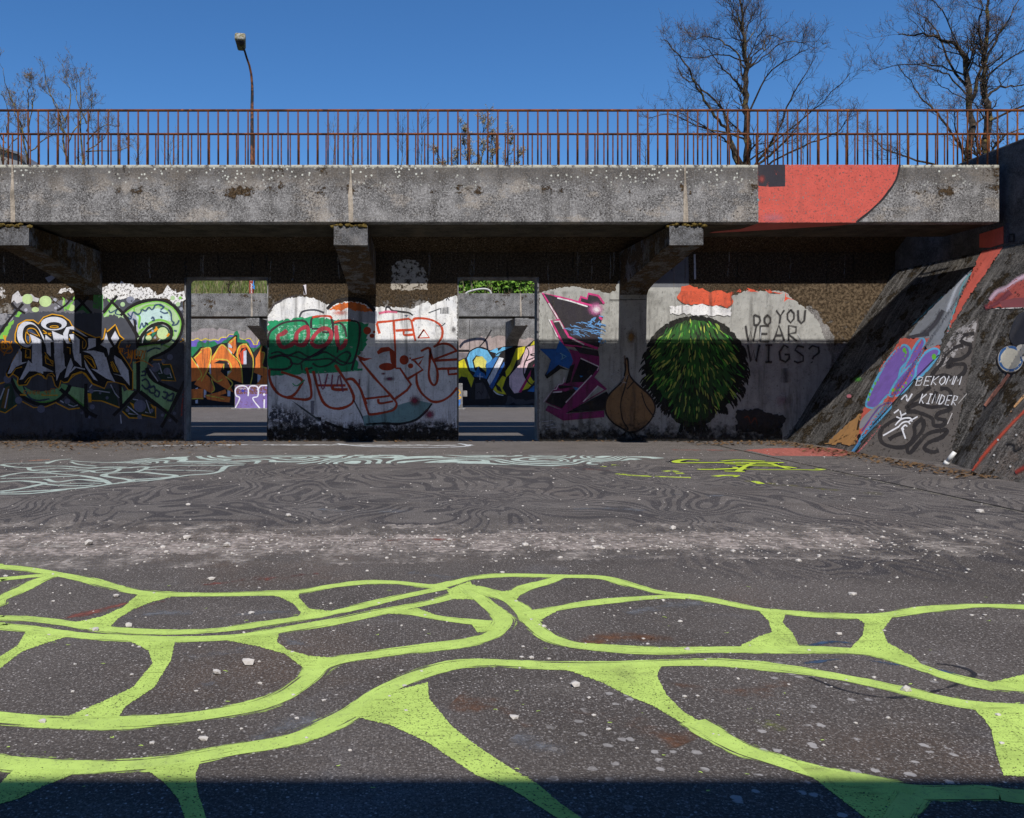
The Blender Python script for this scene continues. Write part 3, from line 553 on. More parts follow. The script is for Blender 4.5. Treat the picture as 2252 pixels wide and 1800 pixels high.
def bracket(parent, x, yw, mat):
    w = .44; o = -(yw - YW)
    pr = [(YF - .03, 2.995), (YF - .03, 2.745), (YF + .25, 2.735), (11.5, 2.66), (12.2, 2.58), (12.8, 2.50), (13.1, 2.43), (YW - .002, 2.36), (YW - .002, 3.045), (12.9, 3.045)]
    pr = [(p[0] - o, p[1]) for p in pr]
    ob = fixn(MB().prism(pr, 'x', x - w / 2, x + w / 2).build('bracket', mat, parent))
    mb = MB()
    for i in range(26):
        b = pebble(random.uniform(.015, .04), .7); bmesh.ops.translate(b, verts=b.verts, vec=(x + random.uniform(-.24, .24), YF - .02 - o + random.uniform(-.02, .05), 3.0 + random.uniform(-.012, .02))); mb.add(b)
    mb.build('moss', M_MOSS, ob)
    return ob
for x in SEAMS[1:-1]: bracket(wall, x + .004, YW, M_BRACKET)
farwall = thing('far_wall', 'graffiti covered wall beyond the second court, seen through the doorways', 'wall', (0, YW2, 0))
MB().box(-16, 14, YW2, YW2 + .3, -.05, 3.6).build('wall_panel', M_FARWALL, farwall)
for x in SEAMS[1:-1]: 
    pr = [(YF2 - .03, 2.995), (YF2 - .03, 2.745), (YF2 + .25, 2.735), (YF2 + 1.3, 2.56), (YF2 + 2.3, 2.40), (YW2 - .002, 2.2), (YW2 - .002, 3.04)]
    ob = fixn(MB().prism(pr, 'x', x - .22 + .03, x + .22 + .03).build('bracket', M_FAR, farwall))

# sloped abutment on the right: one folded face, a steep wedge, side wall above
ab = thing('sloped_abutment', 'mossy sloping concrete bank wall with purple and black graffiti at right', 'wall', (6.1, 9.5, 0))
K = .655
B = [(5.96, 15.0), (5.98, 13.6), (6.14, 12.3), (6.10, 11.3), (5.99, 11.0), (6.43, 9.76), (6.24, 9.3), (6.20, 8.60)]
TOPZ = 2.75; topx = 7.80
sv = [Vector((x, y, -.02)) for x, y in B] + [Vector((topx, y, TOPZ)) for x, y in B]
wedge = Vector((7.19, 10.35, 1.80)); nb = len(B); sv.append(wedge); W = len(sv) - 1
sf = []
for i in range(nb - 1):
    if i == 4: sf += [[4, 5, W], [4, W, nb + 4], [5, nb + 5, W], [nb + 4, W, nb + 5]]
    else: sf += [[i, i + 1, nb + i + 1], [i, nb + i + 1, nb + i]]
slope = mesh('slope_face', sv, sf, M_SLOPE, ab)
bw = [Vector(p) for p in ((5.87, 8.63, -.02), (5.87, -4, -.02), (7.70, -4, 2.75), (7.70, 8.63, 2.75), (7.9, 8.63, -.02), (7.9, -4, -.02), (7.9, -4, 2.75), (7.9, 8.63, 2.75))]
M_BUTT = concrete('buttress_concrete', (.15, .135, .122), (.03, .027, .025), (.24, .18, .14), .6, .5, None, .95, streak=.7, sv=(.6, 6, .6), pale=.5)
butt = fixn(mesh('buttress', bw, [[0, 1, 2, 3], [3, 2, 6, 7], [0, 3, 7, 4], [1, 5, 6, 2]], M_BUTT, ab))
sw = MB().box(7.79, 8.15, 8.5, 12.0, 2.74, 4.07, .02); sw.box(7.80, 8.15, 12.0, 16, 2.74, 3.3, .02); sw.build('side_wall', M_SIDE, ab)
n_ = NT('bank_grass'); M_BANK = n_.out(n_.mix(n_.rng(n_.noise(2.5, 7, .7), .35, .65), rgb((.07, .085, .02)), rgb((.17, .15, .07))), .95, .1)
tag(mesh('bank', [(8.1, -8, 3.3), (60, -8, 3.3), (60, 13.5, 3.3), (8.1, 13.5, 3.3), (8.1, -8, 0), (8.1, 13.5, 0)], [[0, 1, 2, 3], [0, 3, 5, 4]], M_BANK), kind='structure')
pipe = thing('drain_pipe', 'short white plastic drain pipe at the foot of the slope', 'pipe', (6.25, 9.45, 0))
n_ = NT('white_plastic'); M_PVC = n_.out(n_.mix(n_.noise(12, 5), rgb((.5, .5, .5)), rgb((.75, .75, .74))), .45, .4)
MB().tube([(6.29, 9.60, .03), (6.31, 9.57, .09), (6.345, 9.55, .15)], .024, 14).build('pipe_tube', M_PVC, pipe, True)
MB().tube([(6.275, 9.62, -.005), (6.29, 9.60, .035)], .029, 14).build('pipe_collar', M_PVC, pipe, True)

# ------------------------------------------------------------------ murals on the painted wall
BLK, YEL, SILV, MINT, LIMEG, BLU = (28, 26, 30), (226, 165, 28), (212, 216, 230), (176, 208, 160), (128, 196, 84), (48, 76, 118)
def grime(name, streak=.45, chips=.5):
    n = NT(name); a = n.math('MULTIPLY', n.rng(n.noise(1, 7, .7, n.vec(9, 9, .8, off=(3, 3, 8))), .48, .70), streak); b = n.math('MULTIPLY', n.rng(n.noise(26, 8, .82), .575, .60), chips); d = n.math('MULTIPLY', n.rng(n.noise(1.5, 7, .75), .5, .72), .35)
    a = n.math('MAXIMUM', n.math('MAXIMUM', a, b), d); return n.out(n.mix(n.rng(n.noise(40, 4), .4, .6), rgb((.045, .04, .036)), rgb((.13, .12, .11))), .9, .1, a)
GRIME = grime('wall_grime')
# --- left panel
m = Mural(WallMap(YW)); m.T(3.132, 0, 470)
m.fill((74, 77, 88), '-700 690 90 690 100 640 330 655 520 600 640 600 715 640 720 585 960 590 1000 600 1262 610 1276 1500 1276 1570 -700 1570', jag=1.2, wear=.27)
m.T(7.187, 0, 600)
m.fill((150, 150, 158), '-400 640 -100 660 100 650 215 690 200 760 100 820 -400 860', wear=.42, jag=3); m.fill((116, 116, 124), '205 460 470 460 480 550 600 560 990 440 1200 440 1640 440 1640 640 1180 640 870 620 740 612 400 640 205 520', wear=.34, jag=2)
m.fill((205, 204, 208), '200 460 205 350 270 310 330 360 450 330 600 420 570 470 480 470', wear=.36, jag=4); m.fill((225, 222, 222), '880 345 930 290 1030 252 1180 255 1300 290 1300 330 1180 325 1050 290 960 320', wear=.45, jag=3)
m.fill((215, 212, 212), '-300 300 -50 230 60 240 120 290 90 420 -60 470 -300 520', wear=.52, jag=5)
m.T(7.832, 200, 600)
m.fill((236, 236, 240), '150 280 225 250 300 172 480 165 720 195 880 260 905 290 925 250 1040 290 1130 340 1150 390 1230 330 1330 220 1400 300 1500 330 1615 300 1615 510 1370 515 1300 470 910 455 600 460 150 440', wear=.432, jag=4, wscale=24)
for x, y, r in ((1500, 545, 38), (1540, 435, 27), (548, 547, 40), (1410, 440, 40)): m.dot(MINT if r != 27 else LIMEG, x, y, r, soft=0, wear=.3)
m.dot((150, 155, 170), 1555, 625, 30, soft=0); m.dot((140, 145, 165), 680, 470, 70, 60, wear=.4)
m.T(7.187, 0, 600)
for x, y, a, b in ((435, 418, 85, 80), (718, 455, 98, 88), (560, 585, 58, 40), (1130, 555, 55, 55), (1010, 480, 22, 60)): m.dot((196, 222, 160), x, y, a, b, wear=.34)
for x, y, a in ((935, 525, 20), (880, 560, 24), (410, 590, 26), (870, 430, 30)): m.dot((172, 174, 190), x, y, a)
for t in ('0 1000 80 890 200 740 220 800 150 900 100 1060 0 1060', '240 690 300 610 350 650 290 700', '1640 690 1700 600 1720 680', '990 380 1030 420 1040 610 1020 600 1000 480', '1040 580 1130 470 1170 390 1180 420 1080 590'): m.fill(LIMEG, t, wear=.36, jag=2)
m.fill((60, 120, 70), '1220 610 1310 500 1430 640 1380 650 1310 590'); m.fill((84, 150, 84), '1480 350 1630 350 1630 590 1470 560', wear=.4)
for t, wd in (('185 480 250 560 400 645', 32), ('365 490 270 600 150 740 0 950', 34), ('1150 370 1060 490 960 570 900 600', 26), ('1400 380 1300 490 1180 620', 34), ('1240 410 1330 510 1450 640', 34), ('840 440 1000 560', 12)): m.line(BLK, t, wd)
m.T(7.832, 200, 600)
m.fill(MINT, '215 740 370 540 480 590 540 690 560 780 430 760 400 720 300 740 230 770', wear=.36, jag=2); m.line(BLU, '300 600 330 690 420 650 470 610 420 700 500 730', 26, soft=1); m.line(LIMEG, '218 740 360 560', 20)
m.line(LIMEG, '290 460 400 580', 26); m.line(LIMEG, '430 460 380 520', 26)
# big hooked shape
m.fill(MINT, '560 720 700 600 900 510 1150 480 1320 530 1460 640 1550 800 1565 930 1510 1120 1400 1290 1200 1400 1000 1480 800 1500 800 1200 760 1040 700 880', sm=1)
m.fill((196, 226, 226), '720 740 800 720 1000 640 1200 620 1320 680 1380 830 1200 800 1050 850 930 930 840 960 810 800', sm=1); m.fill((178, 184, 200), '650 690 740 690 800 820 810 980 800 1100 740 980 690 860', sm=1)
for t in ('590 700 760 590 980 510 1180 498 1330 550 1450 650 1540 800 1545 950 1490 1120', '820 1060 900 970 1040 850 1200 815 1340 870 1405 970 1420 1100', '740 600 760 700 840 760 820 950', '850 650 980 570 1180 570 1330 640', '810 1280 1000 1250 1200 1230 1380 1280 1500 1140'): m.line(LIMEG, t, 26)
for t in ('630 700 690 760 730 680 800 720 850 700 880 640 940 660 1000 600 1050 640 1090 600 1110 560 1200 550 1250 600', '840 970 880 870 910 940 960 870 980 900 930 860', '1040 800 1070 770 1090 820 1050 830', '1195 770 1215 760 1220 790', '1330 640 1380 700 1390 820 1430 870 1400 910 1480 890 1520 820', '1200 1250 1300 1200 1360 1140 1440 1180 1500 1160', '1430 1000 1480 1010', '720 800 770 830 780 900', '1190 660 1260 700 1330 690', '1180 560 1260 590 1200 640', '960 1360 1100 1300 1200 1320', '630 760 680 800 700 760'): m.line(BLU, t, 32, soft=1)
m.line(BLK, '510 740 640 620 800 530 980 478 1150 468 1300 500 1430 580 1530 700 1580 830 1575 930 1545 1060 1460 1210 1350 1320 1200 1405 1060 1465 1000 1540', 44)
m.line(BLK, '455 400 340 530 215 690', 42); m.line(BLK, '340 480 540 690 640 820 820 1120', 42); m.line(BLK, '750 820 765 960 790 1200 800 1300', 32)
m.fill((34, 70, 56), '800 1210 900 1060 1000 940 1130 882 1250 872 1350 930 1392 1030 1372 1140 1280 1192 1100 1212 880 1228', sm=1)
m.fill((150, 152, 160), '1180 890 1290 900 1370 980 1380 1060 1330 960 1250 915', sm=1); m.fill((122, 104, 70), '1020 1200 1130 1050 1200 1140 1180 1190'); m.fill((30, 140, 110), '1040 1120 1120 1040 1060 1020'); m.dot((200, 224, 165), 1235, 1045, 97, 105); m.dot((200, 224, 165), 995, 1125, 52, 48)
m.line((236, 160, 36), '970 1075 1060 1020 1120 1000 1130 930', 26, sm=0); m.line((236, 160, 36), '1090 990 1160 970', 30); m.line((236, 160, 36), '1310 1100 1350 1050', 30); m.line((225, 225, 230), '885 1225 905 1110 950 1020 1060 950', 13); m.line((225, 225, 230), '1140 1190 1195 1150', 14)
m.dot((165, 170, 190), 1065, 1005, 22); m.dot((165, 170, 190), 1105, 1120, 20)
m.line(BLK, '800 1215 900 1060 1000 940 1130 885 1250 872 1350 930 1392 1030 1372 1140 1280 1192 1100 1212 800 1250', 42)
m.line(YEL, '1570 1135 1605 1160 1540 1195', 12, sm=0)
# lower half shapes
m.T(5.133, 0, 780)
G2 = (150, 196, 140)
m.fill(G2, '1560 60 1690 20 1655 150 1720 260 1800 330 2025 425 1900 655 1580 420 1545 400'); m.fill(G2, '1365 330 1400 420 1440 400 1535 420 1380 590 1365 560'); m.fill(G2, '800 360 960 385 968 600 760 440'); m.fill(G2, '1500 80 1555 80 1555 400 1500 380')
m.fill((120, 176, 120), '150 270 200 400 330 510 480 552 620 530 720 460 780 370 700 330 660 380 400 420 230 330', sm=1); m.fill((70, 150, 60), '980 610 1070 690 1000 650'); m.fill((70, 150, 60), '1310 660 1380 590 1370 630'); m.fill((70, 150, 60), '1830 800 1900 670 1870 670')
for t in ('330 505 480 545 620 520', '1590 410 1900 640 2010 430', '990 610 770 450', '1380 585 1530 425'): m.line((90, 170, 70), t, 20)
m.fill((40, 72, 58), '0 470 60 340 130 330 200 560 60 660 0 640'); m.fill((110, 86, 40), '10 600 60 380 110 350 80 620'); m.fill((40, 66, 54), '700 520 900 580 870 600 760 590'); m.fill((34, 62, 48), '1000 400 1300 380 1340 590 1230 540 1000 530'); m.fill((50, 62, 40), '1380 630 1500 500 1740 560 1760 710 1460 710'); m.fill((34, 62, 48), '1700 90 1940 120 1980 300 1820 290')
for t in ('1600 300 1650 280 1690 350 1650 390 1600 340', '1690 380 1740 360 1750 430 1700 430 1680 390', '1760 400 1800 430 1780 480 1740 450', '1840 420 1890 440 1870 500 1830 470', '1900 470 1960 440 1940 520 1880 510', '1600 200 1640 190 1640 230 1590 240'): m.line((52, 60, 100), t, 26, soft=1)
m.line((52, 60, 100), '240 300 320 470 420 520 560 500', 22, soft=1)
for t in ('1560 20 1562 430', '1655 150 1700 250 1800 325 2045 430', '1580 420 1900 668 2005 765', '2085 300 2020 440 1905 670 1820 825', '1355 300 1370 610', '1540 420 1380 590 1280 690', '970 330 968 560 982 715', '680 390 800 490 980 640 1095 705', '130 270 190 400 310 510 460 562 620 535 740 440 795 345'): m.line(BLK, t, 32)
for t in ('0 640 60 660 190 570', '250 530 380 600 520 590 640 540', '640 550 780 620 900 605', '1040 520 1150 525 1350 600', '1450 715 1600 720', '1380 640 1460 715', '1600 680 1760 715 1755 590', '1730 60 1820 60 1840 115 1925 110 1985 300 1820 290', '0 330 60 310', '225 455 300 460', '470 462 655 460'): m.line(YEL, t, 11, sm=0)
m.fill(YEL, '990 440 1030 440 1035 540 1000 540'); m.fill(YEL, '1465 540 1510 560 1515 620'); m.fill(YEL, '1700 560 1750 590 1730 620')
for t in ('0 510 50 380', '100 390 55 605', '680 520 720 545', '770 565 830 588 880 570', '1010 380 1040 340', '990 415 1100 408 1240 430', '1250 340 1300 440 1345 490', '1440 585 1560 680 1450 665', '1650 515 1700 665 1640 650', '1790 95 1830 215 1790 212', '1915 195 1940 262 1890 260', '1690 165 1785 305', '1360 680 1370 780', '1500 505 1560 515'): m.line((190, 196, 215), t, 11, sm=0)
for x, y, r in ((82, 280, 44), (210, 518, 40), (465, 615, 44), (760, 530, 32), (1030, 412, 28), (1040, 592, 30), (925, 660, 16), (1010, 710, 14), (1755, 145, 52), (1885, 190, 40), (1920, 30, 34), (1845, 75, 24), (1582, 582, 70), (1712, 634, 22), (1575, 705, 26), (1440, 630, 22), (1835, 685, 18), (1972, 664, 18), (1918, 745, 16), (1210, 490, 18), (1132, 435, 14)): m.dot((112, 118, 142), x, y, r)
# letters: black body, yellow rim, silver faces
m.T(3.132, 0, 470)
body = '45 1100 90 1010 150 920 105 880 105 830 125 765 180 735 230 735 265 760 300 715 360 693 430 705 480 740 495 770 510 785 600 830 660 855 690 850 700 870 715 860 727 790 740 815 750 805 795 765 805 790 825 840 855 865 830 880 815 920 830 960 880 1030 915 1090 915 1215 885 1215 860 1180 790 1160 740 1160 720 1205 640 1175 620 1145 590 1105 560 1090 500 1110 470 1160 440 1165 420 1150 405 1205 380 1185 360 1120 325 1115 320 1140 300 1120 260 1105 215 1130 185 1180 130 1185 120 1165 125 1130 90 1105 60 1130 45 1115'
m.fill((24, 23, 27), body); m.line(YEL, body, 6.5, closed=1, sm=0)
m.T(7.187, 0, 600)
for t, sm in (('485 782 380 780 300 850 270 960 280 1050 320 1130 400 1177 460 1177 512 1130 500 1108 440 1140 390 1100 360 1020 365 920 400 850 470 815 540 830 600 880 650 980 690 1070 718 1140 700 1040 640 920 560 822', 1), ('470 970 560 1010 675 1080 655 1090 665 1480 800 1540 850 1570 670 1560 590 1470 505 1410 510 1100', 0),
              ('305 1200 345 1260 345 1420 430 1410 250 1470 170 1590 120 1600 180 1450 270 1330', 0), ('820 920 1030 1010 1000 1040 1000 1480 1050 1490 960 1580 880 1590 855 1100 830 960', 0), ('720 980 850 1090 800 1100 805 1330 740 1270 715 1080', 0),
              ('1000 960 1050 865 1150 845 1200 885 1390 1020 1330 1000 1160 900 1100 895 1075 980 1080 1060 1100 1110 1145 1120 1060 1125 1010 1050', 0), ('1090 980 1160 970 1260 1060 1255 1290 1290 1480 1180 1380 1150 1250 1145 1100', 0), ('1395 1040 1515 1040 1515 1165 1370 1225 1400 1160', 0),
              ('1300 1240 1480 1230 1640 1270 1690 1400 1740 1590 1560 1580 1500 1360 1420 1280', 0), ('1680 950 1710 1060 1780 1170 1740 1195 1720 1310 1690 1200 1590 1140 1640 1080', 0), ('1820 920 1885 1040 1815 1150 1755 1040', 0), ('1820 1310 1870 1380 1960 1480 2030 1590 1910 1590 1800 1350', 0), ('450 1385 500 1430 660 1540 680 1600 560 1560 440 1560 360 1590 420 1470', 0)): m.fill(SILV, t, sm=sm)
m.dot(SILV, 853, 805, 205, 108); m.dot((24, 23, 27), 853, 838, 127, 57); m.line(YEL, [(860 + 66 * math.cos(a / 2), 857 + 16 * math.sin(a / 2)) for a in range(13)], 9)
m.line(YEL, '630 1010 560 900 470 880 420 930 405 1040 440 1120 475 1090 470 1000 440 960 430 920 600 1000', 11); m.line(YEL, '680 910 810 1000 810 960 690 960', 10, sm=0); m.line(YEL, '1100 1040 1105 1090', 18); m.line(YEL, '360 1190 480 1220 480 1360 400 1340 410 1220', 9, sm=0); m.line(YEL, '710 1260 830 1450 840 1400 720 1340', 9, sm=0); m.line(YEL, '1150 940 1340 1060 1360 1160 1310 1200 1310 1080', 9); m.line(YEL, '1330 1310 1440 1340 1510 1480 1470 1500 1330 1330', 9); m.line(YEL, '1060 1180 1110 1190 1110 1290', 9, sm=0); m.line(YEL, '1750 1410 1830 1540 1860 1570 1780 1400', 9)
m.fill((62, 80, 112), '430 900 500 900 590 990 440 930'); m.fill((62, 80, 112), '420 1000 470 1000 460 1090 430 1080')
m.T(5.133, 0, 780)
for t in ('190 -10 245 -10 245 95 310 85 180 140 130 205 100 208 125 110 165 40', '365 -10 475 -10 478 130 600 190 490 165 488 222 380 150 365 100', '610 -10 722 -10 735 145 750 150 690 180 640 300 630 180', '320 65 360 150 400 165 330 190 260 280 220 287 270 190 300 120', '800 38 828 120 770 250 728 265 760 140', '838 -10 915 -10 922 142 850 60', '950 55 1000 150 1105 300 1058 280 965 140', '1040 -10 1200 30 1245 200 1302 312 1200 270 1030 160 1110 175', '1290 10 1370 60 1450 180 1465 352 1380 250 1270 215 1370 235 1300 90', '840 135 960 160 960 175 860 150 780 220 760 240'): m.fill(SILV, t)
for t in ('510 20 520 100 600 130 600 80 540 50 510 10', '950 15 1040 60 1075 140 1050 145 970 50', '1250 90 1270 80 1335 200 1290 190 1255 110', '300 0 290 40 330 30 345 40', '130 230 180 160 250 140', '280 320 320 270 400 230 460 215 500 270 530 280 540 225 590 210 620 250', '780 290 850 230 930 205 980 250 1030 320 1150 370'): m.line(YEL, t, 8, sm=0)
m.text((210, 130, 40), 'FAMER_99', 268, 408, 30, 40, 7, gap=.3); m.line((210, 130, 40), '575 420 575 390 620 385 618 425', 7, sm=0)
m.T(7.832, 200, 600)
m.text((222, 138, 36), 'BY:', 490, 1300, 30, 75, 14); m.text((222, 138, 36), 'JAMERZY', 615, 1330, 42, 150, 15, gap=.12, slant=.02); m.line((222, 138, 36), '615 1290 620 1250 650 1290 680 1240', 16, sm=0); m.line((222, 138, 36), '750 1560 900 1520 1070 1620', 14); m.line((222, 138, 36), '575 1400 640 1380 700 1500 670 1580', 12)
m.T(7.187, 0, 600)
m.text((230, 150, 30), 'MBSX', -20, 1080, 48, 120, 18, gap=.12); m.line((230, 150, 30), '60 990 90 1100', 14); m.line((230, 150, 30), '100 990 80 1090', 14); m.line((190, 120, 34), '0 1200 60 1260 160 1270 200 1210 120 1220 60 1310', 14)
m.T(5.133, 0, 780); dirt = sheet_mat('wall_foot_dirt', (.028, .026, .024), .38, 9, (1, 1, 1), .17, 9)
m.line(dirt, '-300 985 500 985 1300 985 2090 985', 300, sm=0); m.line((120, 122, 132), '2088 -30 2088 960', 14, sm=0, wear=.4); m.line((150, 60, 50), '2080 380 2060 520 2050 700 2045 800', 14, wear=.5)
m.fill(GRIME, '-300 1000 -300 -160 2090 -160 2090 1000'); m.build('graffiti', wall, 'silver block letters rimmed black and yellow over mint and black shapes')

# --- middle panel
m = Mural(WallMap(YW)); m.T(3.422, 400, 560)
m.fill((226, 229, 238), '650 640 2070 640 2070 1400 650 1400', wear=.335, wscale=14); m.line((70, 74, 86), '660 1200 900 1260 1200 1330 1500 1340 2060 1310', 150, soft=1, wear=.45)
m.fill((240, 242, 248), '650 455 700 385 780 332 900 315 1000 330 1080 372 1130 382 1250 352 1330 360 1460 395 1540 395 1690 402 1740 408 1800 372 1850 355 1880 382 1990 332 2070 305 2070 695 650 695', jag=1.5, wear=.27)
m.line((70, 66, 74), '655 430 700 375 770 335 850 312', 7); m.fill((225, 220, 228), '912 232 935 226 938 300 918 305'); m.line(BLK, '912 235 928 300', 9)
m.dot((120, 118, 120), 2045, 565, 26, 34, soft=1); m.fill((168, 172, 186), '1250 400 1470 430 1470 520 1250 500', wear=.35)
m.fill((222, 112, 44), '1105 412 1180 372 1270 357 1370 380 1445 430 1330 428 1290 420 1250 400 1200 425 1150 420', jag=2); m.line(BLK, '1092 412 1160 355 1260 334 1370 350 1452 425', 20)
m.dot((225, 110, 90), 1190, 440, 90, 32, soft=1, opac=.6); m.line((70, 74, 84), '885 475 910 430 1000 418 1070 440', 12); m.fill((228, 231, 240), '900 470 930 440 1030 435 1060 465')
GRN = (36, 158, 108)
m.fill(GRN, '650 507 980 470 1130 485 1330 510 1402 520 1390 680 1310 790 1330 870 1000 890 650 915', jag=3, wear=.335, wscale=9); m.line(GRN, '1000 890 1200 876 1360 866', 14, wear=.4); m.fill((150, 220, 190), '700 540 1240 520 1240 690 700 690', wear=.50, wscale=20)
m.T(5.223, 580, 650); DK, RB, PK = (56, 48, 54), (176, 66, 40), (178, 62, 78)
for t in ('52 600 58 450 130 370 250 310 440 290 500 330 520 400 520 500 480 570', '545 380 545 290 570 255 640 245', '775 265 792 330 790 480 700 600 550 700 475 730', '550 385 770 380', '670 420 720 425 770 420', '1000 290 1080 310 1105 380 1095 520 1060 680 1010 862', '60 720 200 690 300 730 320 800 240 850 60 850', '470 860 560 830', '800 320 880 320 930 380 950 480'): m.line(DK, t, 20)
m.line((206, 72, 44), '560 255 620 240 750 240 782 268', 20); m.line((206, 72, 44), '810 310 880 292 1000 285', 20)
for t in ('268 402 220 440 165 470 180 560 230 598 310 570 372 520', '370 540 380 440 440 380 500 372 512 460 470 560 400 570 365 540', '550 520 600 440 680 382 760 400 772 480 720 560 620 590 560 560 548 520', '830 345 840 480 850 560 880 610 930 560 950 500'): m.line(PK, t, 38, wear=.3)
for t in ('80 670 170 650 280 690 400 650 500 700 600 690 700 650 800 700 900 760 1000 780 1050 720', '80 730 200 690 340 700 470 740 600 740 760 730 900 800 960 760 1000 680', '300 770 400 790 470 740 560 700 660 640 720 600', '560 780 640 820 760 790 880 680 960 650 1000 680', '430 790 440 860', '850 590 845 660'): m.line((62, 50, 66), t, 24, soft=1)
for t in ('62 850 68 950 100 1040 170 1130 270 1172 350 1140 410 1060 437 970 300 912 200 880', '270 1175 400 1192 495 1196 545 1160 540 1050 515 930 488 830', '568 870 600 990 630 1100 680 1220 750 1282 850 1302 950 1280 1020 1230 1032 1160 980 1040 900 920 820 800', '620 1035 940 1035', '797 1035 805 1080 965 1080', '945 968 1010 960 1060 1000 1110 1080 1180 1250'): m.line(RB, t, 25)
for t in ('630 900 680 1080 735 900', '790 910 775 1060', '838 1050 870 920 912 1110', '1100 960 1095 1060'): m.line((150, 70, 104), t, 20, soft=1)
m.line(GRN, '330 1010 380 1040 470 970', 12); m.fill((64, 74, 84), '310 1200 450 1290 660 1440 640 1450 430 1300'); m.fill((26, 26, 30), '600 1395 660 1400 665 1450'); m.line((30, 30, 34), '700 1455 880 1520 1160 1590 1300 1640', 26); m.line((130, 132, 146), '560 1210 560 1370', 50, soft=1)
m.line((40, 40, 46), '1030 1200 1100 1330 1150 1440 1180 1560', 18, soft=1)
m.T(5.222, 780, 650); OR = (206, 78, 44)
m.fill((122, 160, 166), '95 1385 180 1370 300 1360 500 1260 700 1200 880 1240 760 1390 600 1475 110 1500', wear=.3); m.line((36, 38, 44), '130 1480 330 1470 520 1475 700 1430 820 1330 890 1240', 24, taper=.5)
m.dot((134, 50, 74), 690, 1210, 95, 90, soft=1); m.dot((150, 64, 92), 860, 1370, 95, 85, soft=1); m.dot((120, 60, 90), 400, 960, 90, 40, soft=1); m.dot((120, 50, 70), 330, 900, 40, 20, soft=1)
for t in ('150 1520 220 1600 300 1610', '220 1510 300 1590 380 1600', '420 1500 440 1570 400 1600', '470 1520 540 1600 600 1600', '600 1610 620 1550 700 1510', '900 1500 960 1560 970 1640', '300 1500 380 1560 430 1560'): m.line((176, 184, 204), t, 16, soft=1)
for x, y, a, b in ((568, 742, 53, 55), (642, 810, 31, 29), (637, 723, 11, 11), (145, 405, 44, 44), (200, 465, 29, 25), (225, 420, 15, 15), (370, 820, 92, 44)): m.dot(RB, x, y, a, b)
for t in ('252 650 300 600 390 592 455 640 470 840 415 770 400 640 330 652 272 680', '20 685 120 720 205 722 110 757 55 740'): m.fill(RB, t)
m.line(OR, '285 440 255 330 262 310 420 295 620 268 652 290 672 400 697 522', 21, sm=0)
for t in ('448 300 456 420 466 620', '470 405 660 396', '565 408 571 455 680 450', '672 300 690 268 800 266 900 290 980 340 1008 400 1000 480 950 560 905 592'): m.line(OR, t, 21)
m.line(OR, '728 490 795 395 858 486', 16, closed=1, sm=0)
for t in ('55 735 130 830 240 960 350 1080 440 1180 482 1245 460 1300 400 1332 190 1367 150 1330 110 1200 60 1060 0 990', '110 1190 400 1155', '270 1190 290 1240 440 1215', '760 642 860 610 860 780 850 900 870 990 910 1032 945 990 950 880 920 780 880 700 870 630', '905 592 1000 555 1100 572 1172 640', '950 845 1175 840', '710 905 715 1010 760 1110 830 1180 900 1222 1000 1212 1100 1150 1178 1060'): m.line(RB, t, 22)
for t in ('470 838 520 838 602 960 648 1022 600 1090 460 1192', '608 960 782 855 690 755 650 745 792 705 738 792', '890 745 1175 636', '900 752 1178 736', '1074 850 1080 910 1178 900', '466 620 468 840'): m.line(RB, t, 20, sm=0)
m.line((246, 248, 252), '415 320 432 582', 22); m.line((246, 248, 252), '900 310 962 380 972 470 930 540 850 585', 20)
m.line((40, 40, 46), '358 205 362 140 395 138 430 172 520 187 620 200 668 230', 17); m.line((236, 110, 150), '275 208 380 188 490 195', 30, soft=1); m.fill((60, 90, 130), '565 228 620 228 595 248')
for i in range(7): m.line((40, 42, 52), '%d %d %d 212' % (985 + i * 16, 145 - i * 2, 990 + i * 15), 6 + i % 3, sm=0)
m.line((60, 70, 80), '850 200 990 150', 10); m.line((70, 80, 90), '940 350 1000 350 1040 318', 9); m.line((60, 64, 72), '1050 60 1070 30 1085 60', 9)
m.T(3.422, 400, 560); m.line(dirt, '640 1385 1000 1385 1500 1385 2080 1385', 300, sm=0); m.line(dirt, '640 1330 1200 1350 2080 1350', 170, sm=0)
m.fill(GRIME, '652 1400 652 300 2068 300 2068 1400'); m.build('graffiti', wall, 'green and silver bubble letters outlined in rust red on white')

# --- right panel
m = Mural(WallMap(YW)); m.T(3.477, 1340, 560); GP = (172, 172, 168)
src = [(1186, 644), (1205, 639), (1228, 634), (1266, 631), (1305, 637), (1338, 647), (1352, 640), (1362, 617), (1422, 617), (1500, 617), (1506, 650), (1610, 652), (1640, 640), (1725, 641), (1754, 666), (1783, 687), (1803, 715), (1815, 750), (1829, 790), (1815, 850), (1772, 905), (1720, 968), (1186, 975)]
m.T(1, 0, 0).fill(GP, src, jag=2, wear=.275)
m.T(3.477, 1340, 560)
for t in ('1050 262 1130 290 1100 280', '1200 270 1300 290 1330 300 1260 300', '1330 300 1400 340 1350 370'): m.fill((226, 92, 66), t, jag=5, wear=.4)
m.line((226, 92, 66), '700 285 800 275 900 290 1050 270 1250 280 1370 310', 26, wear=.55)
